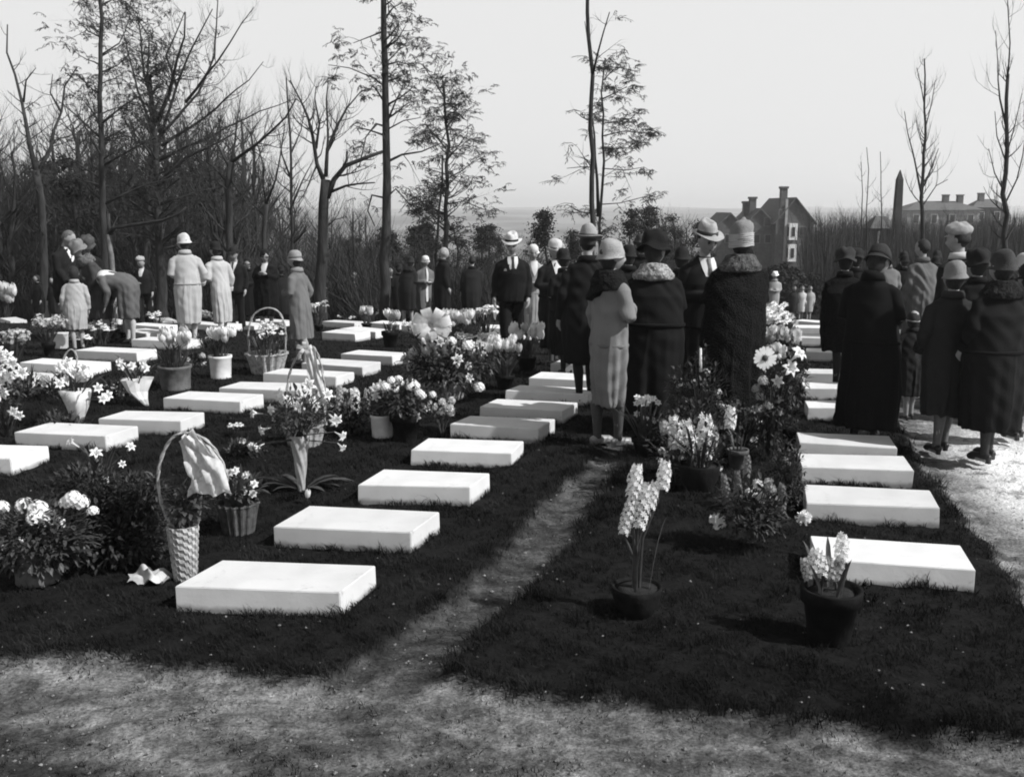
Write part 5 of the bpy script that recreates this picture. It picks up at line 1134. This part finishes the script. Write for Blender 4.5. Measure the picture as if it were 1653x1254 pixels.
tree('bare tree with a long limb reaching right across the sky', 29, [([(372, 500), (371, 400), (368, 300), (374, 262)], r(13, 29), r(10, 29), .3), ([(374, 262), (420, 228), (460, 190), (478, 160)], r(6, 29), r(2, 29)), ([(372, 275), (350, 230), (330, 180)], r(5, 29), r(1, 29)), ([(372, 290), (400, 330), (430, 320)], r(4, 29), r(1, 29)), ([(374, 262), (380, 200), (390, 150)], r(5, 29), r(1, 29)), ([(371, 300), (345, 270), (318, 250)], r(4, 29), r(1, 29))], twig=1.7, tl=1.5, seed=16, up=.4)
tree('slender leafless tree forking twice between the fur coated woman and the forked giant', 32, [([(426, 490), (427, 380), (430, 330)], r(9, 32), r(7, 32), .3), ([(430, 330), (425, 270), (415, 230), (400, 200)], r(4, 32), r(1, 32)), ([(430, 330), (445, 290), (455, 240), (460, 200)], r(4, 32), r(1, 32)), ([(428, 350), (405, 325), (380, 290)], r(3, 32), r(1, 32))], twig=1.3, tl=1.1, seed=17, up=.5)
tree('thin straight leafless tree just left of the grey coated walking woman', 30, [([(474, 490), (472, 380), (470, 300), (468, 220), (466, 160), (462, 125)], r(9, 30), r(2, 30), 1), ([(472, 330), (490, 290), (505, 260)], r(4, 30), r(1, 30)), ([(470, 290), (455, 250), (450, 210)], r(4, 30), r(1, 30)), ([(469, 250), (485, 210), (492, 170)], r(3, 30), r(1, 30))], twig=1.4, tl=1.2, seed=18, up=.4)
tree('big leafless forked tree with spreading limbs behind the grey coated walking woman', 26, [([(516, 500), (519, 420), (522, 330), (526, 290)], r(21, 26), r(15, 26), .1), ([(522, 290), (512, 265), (506, 220), (500, 190), (483, 165), (468, 130)], r(8, 26), r(2, 26), 1.4), ([(526, 285), (530, 240), (545, 200), (560, 175), (585, 145)], r(7, 26), r(2, 26), 1.4), ([(528, 320), (538, 290), (555, 268), (590, 255), (618, 245)], r(10, 26), r(5, 26), .7), ([(534, 310), (560, 300), (580, 297), (605, 295)], r(5, 26), r(2, 26), .7), ([(555, 268), (560, 258), (560, 245)], r(4, 26), r(3, 26), .1), ([(526, 285), (528, 220), (525, 160), (530, 130)], r(6, 26), r(1.5, 26), 1.4), ([(512, 265), (490, 315), (478, 330)], r(3, 26), r(1, 26)), ([(510, 240), (515, 200), (505, 160), (510, 140)], r(5, 26), r(1, 26), 1.3), ([(523, 370), (540, 355), (560, 350)], r(4, 26), r(1, 26))], twig=1.1, tl=1.3, seed=19, up=.55)
tree('tall pine with thick straight trunk and sparse hanging clusters, left of the centre', 24, [([(622, 520), (622, 420), (623, 320), (625, 250), (623, 150), (622, 60), (618, -50)], r(19, 24), r(8, 24), .8), ([(624, 262), (650, 250), (680, 245), (715, 230)], r(5, 24), r(1.5, 24)), ([(623, 320), (640, 305), (662, 330), (690, 325)], r(4, 24), r(1, 24)), ([(623, 205), (605, 200), (590, 222), (580, 270)], r(4, 24), r(1.5, 24), .5), ([(624, 210), (650, 195), (680, 190)], r(3, 24), r(1, 24)), ([(622, 78), (642, 65), (656, 40)], r(4, 24), r(1, 24)), ([(622, 30), (635, 12), (650, 5)], r(4, 24), r(1, 24)), ([(621, 140), (600, 125), (565, 110), (530, 105)], r(3, 24), r(1, 24)), ([(624, 200), (635, 165), (655, 130)], r(4, 24), r(1, 24)), ([(622, 320), (600, 315), (595, 340), (605, 365)], r(4, 24), r(1.5, 24), .4), ([(623, 105), (645, 100), (670, 108)], r(3, 24), r(1, 24)), ([(622, 50), (595, 60), (570, 70)], r(3, 24), r(1, 24))], twig=.85, foliage=(11, .18, .04, .45), seed=20, name='pine_tree', up=.0, tl=1.3)
tree('slimmer pine with leafy outline right of the thick straight pine', 27, [([(719, 500), (721, 400), (720, 300), (720, 200), (716, 135)], r(12, 27), r(3, 27), 1.6), ([(720, 290), (745, 275), (765, 260)], r(3, 27), r(1, 27)), ([(720, 330), (750, 325), (785, 340)], r(3, 27), r(1, 27)), ([(719, 190), (740, 175), (745, 160)], r(2, 27), r(1, 27)), ([(719, 160), (700, 130), (682, 105)], r(2.5, 27), r(1, 27)), ([(720, 240), (700, 215), (685, 200)], r(3, 27), r(1, 27)), ([(720, 345), (690, 335), (668, 350)], r(3, 27), r(1, 27)), ([(720, 260), (738, 240), (755, 215)], r(3, 27), r(1, 27))], twig=1.3, foliage=(11, .18, .038, .5), seed=21, name='pine_tree', up=.03, tl=1.3)
tree('thin dark trunk leaning beside the slimmer pine', 28, [([(700, 490), (706, 380), (712, 300), (714, 250)], r(7, 28), r(3, 28), .8)], twig=1, tl=.9, seed=22, foliage=(8, .35, .07, .3), name='pine_tree')
tree('very tall bare trunk rising behind the fedora hat near the centre', 23, [([(957, 500), (957, 365), (955, 250), (954, 120), (952, 60), (950, -60)], r(11, 23), r(5, 23), .35), ([(957, 120), (966, 90), (974, 55), (984, 20)], r(4, 23), r(1.5, 23), 1), ([(954, 100), (947, 70), (944, 35)], r(2.5, 23), r(1, 23), .7), ([(955, 345), (935, 342), (918, 332)], r(3, 23), r(1, 23), 1), ([(955, 270), (935, 270), (915, 272)], r(2, 23), r(1, 23), 1)], twig=.55, tl=.9, seed=23, name='pine_tree', up=.0, foliage=(5, .35, .05, .3), td=1)
tree('feathery cedar with twin thin stems just right of the very tall bare trunk', 25, [([(970, 500), (968, 365), (972, 300), (971, 220), (972, 150), (977, 95)], r(8, 25), r(2, 25), 1.0), ([(966, 350), (962, 290), (960, 220), (956, 190)], r(6, 25), r(2, 25), .3), ([(972, 330), (1000, 328), (1040, 318)], r(2, 25), r(1, 25)), ([(972, 272), (1010, 275), (1040, 270)], r(2, 25), r(1, 25)), ([(972, 240), (1000, 240), (1040, 235)], r(2, 25), r(1, 25)), ([(972, 200), (1000, 195), (1025, 190)], r(2, 25), r(1, 25)), ([(972, 160), (995, 150), (1012, 140)], r(2, 25), r(1, 25)), ([(974, 130), (985, 115), (1000, 105)], r(2, 25), r(1, 25)), ([(972, 220), (1005, 212), (1045, 215)], r(2, 25), r(1, 25))], twig=1.25, tl=.8, seed=24, name='cedar_tree', up=.0, foliage=(10, .17, .032, .55), jit=.9)
tree('leafless poplar with upswept limbs right of the dark obelisk', 36, [([(1492, 470), (1490, 400), (1489, 320), (1493, 200), (1492, 95)], r(10, 36), r(2, 36), 1.1), ([(1489, 320), (1475, 250), (1465, 215), (1460, 180)], r(4.5, 36), r(1, 36)), ([(1492, 300), (1503, 270), (1515, 240)], r(3, 36), r(1, 36)), ([(1492, 170), (1485, 140), (1480, 110)], r(2, 36), r(1, 36)), ([(1493, 210), (1504, 170), (1510, 130)], r(2, 36), r(1, 36)), ([(1491, 330), (1510, 300), (1530, 290)], r(2, 36), r(1, 36))], twig=.9, tl=1.6, seed=25, up=.9, name='poplar_tree', td=1)
tree('leafless poplar with cut top near the right edge', 30, [([(1624, 470), (1622, 380), (1621, 280), (1625, 200), (1627, 120)], r(12, 30), r(5, 30), 1.0), ([(1623, 200), (1614, 160), (1611, 100), (1607, 50)], r(4, 30), r(1, 30)), ([(1626, 130), (1629, 70), (1626, -30)], r(3, 30), r(1, 30)), ([(1621, 310), (1605, 280), (1596, 240)], r(3, 30), r(1, 30)), ([(1622, 330), (1640, 290), (1652, 250), (1653, 190)], r(3, 30), r(1, 30)), ([(1623, 260), (1612, 220), (1606, 180)], r(2.5, 30), r(1, 30)), ([(1625, 250), (1640, 200), (1650, 150)], r(2.5, 30), r(1, 30))], twig=1.0, tl=1.5, seed=26, up=.8, name='poplar_tree', td=1)
for k, (x, y0, l) in enumerate(((1390, 262, 'thin leafless sapling leftmost of the three beside the obelisk'), (1399, 238, 'thin leafless sapling, middle of the three beside the obelisk'), (1421, 245, 'thin leafless sapling nearest the obelisk on its left'))):
    tree(l, 34, [([(x+1, 470), (x, 380), (x+1, 310), (x, y0)], r(4, 34), r(1, 34), .8)], twig=.8, tl=.9, seed=30+k, up=.8, td=1, name='sapling', jit=.2)
# prototypes for the wood
def proto(seed, h, con=False):
    rnd = random.Random(seed); T = MB(); B = MB(); Lf = MB(); tips = []
    root = empty('conifer_tree' if con else 'bare_tree', (0, 0, 0)); P = [Vector((0, 0, -.3))]
    n = 8
    for i in range(n): P.append(P[-1]+Vector((rnd.gauss(0, .09), rnd.gauss(0, .09), h/n*(.75 if not con else 1))))
    rr = [.15*(1-i/(n+1))+.02 for i in range(n+1)]
    T.tube(P, rr, 6)
    m = 26 if con else 20
    for _ in range(m):
        t = rnd.uniform(.12 if con else .2, 1)*n; i = min(int(t), n-1); a = P[i].lerp(P[i+1], t-i); q = rnd.uniform(0, 6.28)
        L = h*(.30*(1.05-t/n) if con else .33*(1.25-.7*t/n))*rnd.uniform(.6, 1.1)
        grow(B, a, Vector((cos(q), sin(q), .05 if con else .9)), L, rr[i]*.5, 2, rnd, tips, 3, 0 if con else .35)
    if con:
        for tp in tips: leaves_at(Lf, tp, .5, 9, .11, rnd)
    T.build('trunk', M_bark, root); B.build('crown', M_twig, root)
    if con: Lf.build('needles', M_needle, root, False)
    return root
protos = [proto(100+i, 9.5) for i in range(7)]; cons = [proto(200+i, 7, True) for i in range(3)]
used = set()
def stand(pr, x, Y, h, lab, grp):
    p = pr
    if pr.name in used:
        p = pr.copy(); C.objects.link(p)
        for ch in pr.children:
            c = ch.copy(); C.objects.link(c); c.parent = p
    used.add(pr.name)
    p.location = (x, Y, ter(Y)); s = h/9.5 if pr in protos else h/7
    p.scale = (s*R.uniform(.85, 1.15),)*2+(s,); p.rotation_euler = (0, 0, R.uniform(0, 6.28))
    tag(p, lab, 'tree', grp)
def wx(px, Y): return (px-CX)/ct/F*Y*ct if False else (px-CX)*Y/F/ct*.985
for k in range(150):
    Y = R.uniform(33, 70); px = R.uniform(-60, 600)
    if k > 75: px = R.uniform(-60, 430)
    top = (245 if k % 3 else 140) if px < 430 else 318
    h = CAMZ+(338-top+R.uniform(-40, 50)-(40 if px < 300 else 0)*0)*Y/F-ter(Y)
    stand(R.choice(protos), wx(px, Y), Y, max(4, h), 'leafless tree of the dense wood behind the mourners at left', 'leafless trees of the wood at left')
for k in range(30):
    Y = R.uniform(36, 62); px = R.uniform(-60, 360); h = CAMZ+(338-R.uniform(250, 330))*Y/F-ter(Y)
    stand(R.choice(cons), wx(px, Y), Y, h, 'dark conifer standing inside the dense wood at left', 'conifers inside the wood at left')
for k in range(55):
    Y = R.uniform(50, 95); px = R.uniform(1010, 1760); h = CAMZ+(338-R.uniform(312, 350))*Y/F-ter(Y)
    if 1110 < px < 1300: continue
    stand(R.choice(protos), wx(px, Y), Y, max(3.5, h), 'thin leafless tree of the wood behind the crowd at right', 'leafless trees of the wood at right')
for x, y, h in ((6.6, .75, 8.5), (9.4, -.6, 10)):
    p_ = protos[0 if x < 8 else 3].copy(); C.objects.link(p_)
    for ch in protos[0 if x < 8 else 3].children: c = ch.copy(); C.objects.link(c); c.parent = p_
    p_.location = (x, y, 0); p_.scale = (h/9.5,)*3; p_.rotation_euler = (0, 0, x); tag(p_, 'leafless tree off to the right whose shadow streaks the foreground', 'tree', 'leafless trees shading the foreground')
for k in range(60):
    Y = R.uniform(38, 62); px = R.uniform(560, 1140); con = R.random() < .35
    if 830 < px < 940 and R.random() < .5: continue
    h = CAMZ+(338-R.uniform(352, 392))*Y/F-ter(Y)
    stand(R.choice(cons if con else protos), wx(px, Y), Y, h, 'dark conifer of the low belt of trees behind the centre of the crowd' if con else 'small bare tree of the low belt behind the centre of the crowd', 'conifers of the low belt behind the centre' if con else 'small bare trees of the low belt behind the centre')
for k in range(24):
    Y = R.uniform(65, 110); px = R.uniform(1315, 1720); h = CAMZ+(338-R.uniform(306, 330))*Y/F-ter(Y)
    stand(R.choice(protos), wx(px, Y), Y, h, 'tall thin leafless tree screening the hillside houses at right', 'leafless trees screening the hillside houses')
CN = [(640, 372, 38, 'dark conifer filling the gap under the two tall pines, left one'), (675, 362, 42, 'dark conifer between the two tall pine trunks'), (745, 358, 36, 'dark conifer just right of the slimmer pine'), (782, 362, 40, 'dark conifer behind the man with the pocket handkerchief'), (885, 330, 38, 'cone shaped evergreen standing alone above the patterned hat'), (1010, 335, 44, 'bushy evergreen right of the feathery cedar'), (1050, 330, 50, 'bushy evergreen above the soft black hat'), (1090, 345, 55, 'bushy evergreen left of the banded fedora'), (930, 385, 36, 'low evergreen left of the twin stems'), (832, 420, 34, 'low evergreen behind the fedora suit'), (575, 385, 42, 'dark evergreen right of the big forked tree'), (1205, 385, 60, 'dark evergreen in front of the brick house')]
for px, top, Y, l in CN:
    stand(R.choice(cons), wx(px, Y), Y, CAMZ+(338-top)*Y/F-ter(Y), l, None)
# brush under the wood
def brush(name, x0, x1, y0, y1, n, h, lab, seed, tall=0):
    rnd = np.random.default_rng(seed); v = []; f = []
    Yb = y0+(y1-y0)*rnd.random(n); Xb = (x0+(x1-x0)*rnd.random(n)-CX)*Yb/F
    zb = np.interp(Yb, TY, TZ)-.1; hh = h*(.3+.8*rnd.random(n)**2.5)*np.clip(.7+.6*nz2(Xb, Yb, .45)+.4*nz2(Xb, Yb, 1.3), .15, 1.6); l = rnd.normal(0, .5, (n, 2))*hh[:, None]; a = rnd.random(n)*pi; w = .010+.014*rnd.random(n)**2
    if tall: hh = np.maximum(.3, (2+(338-tall+20*nz2(Xb, Yb*0, .30)+14*nz2(Xb, Yb, 1.1)-70*rnd.random(n)**1.5)*Yb/F)-zb); l *= .6
    ax, ay = np.cos(a)*w, np.sin(a)*w
    P = []
    for t_, k in ((0, 1), (.5, .7), (1, .15)):
        o = l*(t_**1.5)
        P += [np.stack([Xb-ax*k+o[:, 0], Yb-ay*k+o[:, 1], zb+hh*t_], 1), np.stack([Xb+ax*k+o[:, 0], Yb+ay*k+o[:, 1], zb+hh*t_], 1)]
    V = np.stack(P, 1).reshape(-1, 3); o = np.arange(n)*6
    Fc = np.concatenate([np.stack([o+i, o+i+1, o+i+3, o+i+2], 1) for i in (0, 2)])
    tag(npmesh(name, V, Fc, M_twig, False), lab, 'brush', kind='stuff')
brush('brushwood', -120, 640, 33, 70, 90000, 3.6, 'tangled dark brushwood filling the wood behind the graves at left', 1)
brush('brushwood', 560, 830, 31, 50, 26000, 2.6, 'dense dark scrub under the tall pines', 7)
brush('brushwood', 820, 1000, 33, 60, 9000, 1.5, 'low tangled scrub on the slope beyond the centre graves', 2)
brush('brushwood', 1296, 1800, 46, 100, 24000, 4.0, 'thicket of upright bare stems behind the crowd at right', 3, tall=352)
brush('brushwood', 980, 1300, 44, 70, 20000, 1.7, 'low scrub on the slope in front of the brick house', 4)
# clipped dark bushes
for x, Y, w, h, l in ((1262, 44, 2.1, 2.3, 'large round clipped dark bush behind the bank of tulips'), (1308, 46, 1.1, 1.9, 'smaller dark bush beside the large round clipped bush'), (1215, 42, 1.4, 1.6, 'low dark bush just left of the large round clipped bush')):
    rt = empty('bush', (wx(x, Y), Y, ter(Y))); tag(rt, l, 'bush'); m = MB(); rnd = random.Random(x)
    for _ in range(1500):
        u = Vector((rnd.gauss(0, 1), rnd.gauss(0, 1), rnd.gauss(0, 1))).normalized()*rnd.uniform(.8, 1.03)
        leaves_at(m, Vector((u.x*w/2, u.y*w/2, h*.5+u.z*h*.5)), .12, 3, .1, rnd)
    m.build('foliage', M_needle, rt, False)
    m = MB(); m.ball((0, 0, h*.5), (w*.4, w*.4, h*.4), 14, 10); m.tube([(0, 0, -.1), (0, 0, h*.5)], .08, 6); m.build('branch_core', M_twig, rt)
# ------------------------------------------------------------------ brick house and other buildings
M_brick = mat('brick_wall', .085, .9, 3, .25, .3, 30); M_brickd = mat('spare_brick', .12, .9, 3, .25, .3, 30); M_roof = mat('slate_roof', .09, .8, 4, .3, .3, 12)  # second brick tone is paler than the walls
M_trim = mat('white_trim', .7, .7, 6, .1); M_pane = mat('window_pane', .03, .15, 3, .2, spec=.6); M_stone = mat('dark_stone', .035, .8, 3, .3, .3, 20); M_pale = mat('pale_render', .3, .8, 2, .2)
def gable(m, x0, x1, y0, y1, z0, z1, zr, axis='y'):    # ridge along y
    xm = (x0+x1)/2
    m.add([(x0, y0, z0), (x1, y0, z0), (x1, y1, z0), (x0, y1, z0), (x0, y0, z1), (x1, y0, z1), (x1, y1, z1), (x0, y1, z1), (xm, y0, zr), (xm, y1, zr)],
          [(0, 1, 5, 8, 4), (1, 2, 6, 5), (2, 3, 7, 9, 6), (3, 0, 4, 7), (4, 8, 9, 7), (5, 6, 9, 8)])
def roofs(m, x0, x1, y0, y1, z1, zr, ov=.35, th=.18):
    xm = (x0+x1)/2; k = (zr-z1)/(xm-x0)
    for s in (-1, 1):
        xe = x0-ov if s < 0 else x1+ov; ze = z1-ov*k
        a = [(xe, y0-ov, ze), (xe, y1+ov, ze), (xm, y1+ov, zr), (xm, y0-ov, zr)]
        m.add([(p[0], p[1], p[2]+.03) for p in a]+[(p[0], p[1], p[2]+.03+th) for p in a], [(0, 1, 2, 3), (7, 6, 5, 4), (0, 3, 7, 4), (1, 5, 6, 2), (0, 4, 5, 1), (3, 2, 6, 7)])
HY = 118; k_ = HY/F
def hx(px): return (px-CX)*k_
def hz(py): return CAMZ+(338-py)*k_
hb = ter(HY)
root = empty('brick_house', (hx(1230), HY, hb-.3)); tag(root, 'brick house with steep gable, tall chimneys and white bay windows beyond the crowd', 'house')
bk = Matrix.Translation(-root.location)
def hp(nm, m, mt, par=root): return m.build(nm, mt, par, False, xf=bk)
m = MB(); gable(m, hx(1247), hx(1306), HY, HY+12, hb-.5, hz(357), hz(322)); hp('wall', m, M_brick)
m = MB(); gable(m, hx(1205), hx(1250), HY+1.5, HY+9, hb-.5, hz(360), hz(338)); hp('wall', m, M_brick)
m = MB(); gable(m, hx(1160), hx(1208), HY+3, HY+11, hb-.5, hz(368), hz(345)); hp('wall', m, M_brick)
rf = MB(); roofs(rf, hx(1247), hx(1306), HY, HY+12, hz(357), hz(322)); roofs(rf, hx(1205), hx(1247.5), HY+1.5, HY+9, hz(360), hz(339)); roofs(rf, hx(1160), hx(1205), HY+3, HY+11, hz(368), hz(346)); ro = hp('roof', rf, M_roof)
for a, t_, yy in ((1264, 305, 2), (1221, 321, 4), (1214, 328, 5)):
    m = MB(); z1 = hz(t_); z0 = hz(348)
    m.box((hx(a), HY+yy, (z0+z1)/2), (.75, .8, z1-z0)); m.box((hx(a), HY+yy, z1+.1), (.95, 1, .25)); c = m.build('chimney', M_brick, root, False, xf=bk)
m = MB(); m.tube([(hx(1274.5), HY+5, hz(328)), (hx(1274.5), HY+5, hz(320)), (hx(1274.5), HY+5, hz(315)), (hx(1274.5), HY+5, hz(308)), (hx(1274.5), HY+5, hz(303))], [.42, .45, .38, .12, .03], 8); hp('turret_finial', m, M_stone)
m = MB(); m.box(((hx(1262)), HY-.15, (hz(322)+hz(420))/2), (.28, .24, hz(322)-hz(420))); hp('gable_pilaster', m, M_pale)
for y0, y1 in ((360, 386), (393, 420)):
    m = MB(); zc = (hz(y0)+hz(y1))/2; hh = hz(y0)-hz(y1); m.box((hx(1272.5), HY-.35, zc), (.95, .8, hh)); f_ = hp('bay_window', m, M_trim)
    m = MB(); m.box((hx(1272.5), HY-.78, zc), (.36, .06, hh*.55)); 
    for s in (-1, 1): m.box((hx(1272.5)+s*.49, HY-.4, zc), (.05, .4, hh*.55))
    hp('pane', m, M_pane, f_)
for x, y in ((1238, 358), (1240, 385), (1222, 385), (1256, 345), (1290, 372), (1290, 400), (1180, 385), (1195, 385)):
    m = MB(); off = 0 if x > 1247 else (1.5 if x > 1205 else 3); m.box((hx(x), HY+off-.04, hz(y)), (.85, .12, 1.1)); f_ = hp('window', m, mat('dull_window_frame', .16, .8, 6, .2))
    m = MB(); m.box((hx(x), HY+off-.11, hz(y)), (.6, .06, .9)); hp('pane', m, M_pane, f_)
m = MB(); m.box((hx(1305), HY-.12, (hz(358)+hz(405))/2), (.16, .14, hz(358)-hz(405))); hp('drainpipe', m, M_pale)
def house2(name, lab, Y, x0, x1, ytop, yev, chim, mt):
    q = Y/F; X = lambda p: (p-CX)*q; Zz = lambda p: CAMZ+(338-p)*q
    rt = empty(name, (X((x0+x1)/2), Y, ter(Y)-.5)); tag(rt, lab, 'house'); b = Matrix.Translation(-rt.location); z0 = ter(Y)-.6
    dY = (X(x1)-X(x0))*.5; m = MB(); m.box(((X(x0)+X(x1))/2, Y+dY/2, (z0+Zz(yev))/2), (X(x1)-X(x0), dY, Zz(yev)-z0)); m.build('wall', mt, rt, False, xf=b)
    m = MB(); o = .5; a = [(X(x0)-o, Y-o), (X(x1)+o, Y-o), (X(x1)+o, Y+dY+o), (X(x0)-o, Y+dY+o)]; ze = Zz(yev)+.02; zr = Zz(ytop)
    rdg = [(X(x0)+dY*.5, Y+dY/2, zr), (X(x1)-dY*.5, Y+dY/2, zr)]
    m.add([(p[0], p[1], ze) for p in a]+rdg, [(3, 2, 1, 0), (0, 1, 5, 4), (1, 2, 5), (2, 3, 4, 5), (3, 0, 4)]); r2 = m.build('roof', M_roof, rt, False, xf=b)
    for c in chim:
        m = MB(); m.box((X(c), Y+dY*.45, zr), (.9, .9, 1.9)); m.box((X(c), Y+dY*.45, zr+1.0), (1.05, 1.05, .2)); m.build('chimney', M_brick, r2, False, xf=b)
    nw = max(2, int((X(x1)-X(x0))/2.6))
    for fl in range(3):
        for i in range(nw):
            xx = X(x0)+(i+.5)*(X(x1)-X(x0))/nw; zz = Zz(yev)-1.5-fl*2.9
            if zz < z0+1: continue
            m = MB(); m.box((xx, Y-.04, zz), (1.1, .12, 1.6)); f_ = m.build('window', M_trim, rt, False, xf=b)
            m = MB(); m.box((xx, Y-.11, zz), (.85, .06, 1.35)); m.build('pane', M_pane, f_, False, xf=b)
house2('hillside_house', 'large pale house with low roof and two chimneys among trees at right', 170, 1455, 1570, 325, 339, (1548, 1525), M_pale)
house2('hillside_house', 'small far house near the right edge between the poplars', 180, 1560, 1610, 322, 335, (1575,), M_brick)
# pavilion and obelisk
Yp = 60; q = Yp/F
X_ = lambda p: (p-CX)*q; Z_ = lambda p: CAMZ+(338-p)*q; zb = ter(Yp)-.2
rt = empty('pavilion', (X_(1419), Yp, zb)); tag(rt, 'small dark square pavilion with pyramid roof left of the obelisk', 'pavilion'); b = Matrix.Translation(-rt.location)
m = MB(); w_ = X_(1438)-X_(1400); m.box((X_(1419), Yp+w_/2, (zb+Z_(368))/2), (w_, w_, Z_(368)-zb)); m.build('wall', M_stone, rt, False, xf=b)
m = MB(); o = .15; m.add([(X_(1400)-o, Yp-o, Z_(368)), (X_(1438)+o, Yp-o, Z_(368)), (X_(1438)+o, Yp+w_+o, Z_(368)), (X_(1400)-o, Yp+w_+o, Z_(368)), (X_(1411), Yp+w_*.4, Z_(349)), (X_(1428), Yp+w_*.4, Z_(349)), (X_(1428), Yp+w_*.6, Z_(349)), (X_(1411), Yp+w_*.6, Z_(349))], [(3, 2, 1, 0), (4, 5, 6, 7), (0, 1, 5, 4), (1, 2, 6, 5), (2, 3, 7, 6), (3, 0, 4, 7)]); m.build('roof', M_roof, rt, False, xf=b)
m = MB(); m.box((X_(1411), Yp-.06, (Z_(372)+Z_(405))/2), (.12, .1, Z_(372)-Z_(405))); m.build('corner_post', M_pale, rt, False, xf=b)
m = MB(); Yo = 58; q = Yo/F; zo = ter(Yo)
m.box((X_(1438), Yo, zo+.5), (1.0, 1.0, 1.4)); xo = (1439-CX)*q; z1 = CAMZ+(338-292)*q; z2 = CAMZ+(338-277)*q
mm = [(xo, Yo, zo+1.2, .21), (xo, Yo, z1-1.2, .19), (xo, Yo, z1, .165), (xo, Yo, z2, .02)]
vs = []; 
for (a, b2, c, d) in mm: vs += [(a-d, b2-d, c), (a+d, b2-d, c), (a+d, b2+d, c), (a-d, b2+d, c)]
fs = [(i*4+j, i*4+(j+1) % 4, i*4+4+(j+1) % 4, i*4+4+j) for i in range(3) for j in range(4)]+[(3, 2, 1, 0), (12, 13, 14, 15)]
rt = empty('obelisk', (xo, Yo, zo)); tag(rt, 'slender dark stone obelisk with pointed tip behind the crowd at right', 'obelisk'); b = Matrix.Translation(-rt.location)
m = MB(); m.add(vs, fs); m.build('shaft', M_stone, rt, False, xf=b)
m = MB(); m.box((xo, Yo, zo+.5), (1.0, 1.0, 1.5)); m.build('pedestal', M_stone, rt, False, xf=b)


# ------------------------------------------------------------------ air: pale haze over the valley
hm = bpy.data.materials.new('haze'); hm.use_nodes = True; t = hm.node_tree; t.nodes.remove(t.nodes['Principled BSDF'])
pv = t.nodes.new('ShaderNodeVolumePrincipled'); pv.inputs['Color'].default_value = (1, 1, 1, 1); pv.inputs['Density'].default_value = .00055; pv.inputs['Anisotropy'].default_value = .3
t.links.new(pv.outputs[0], t.nodes['Material Output'].inputs['Volume'])
m = MB(); zlo = float(Zg.min())-1; m.box((0, 0, (zlo+45)/2), (14000, 14000, 45-zlo)); ho = m.build('haze', hm, None, False); tag(ho, kind='stuff')
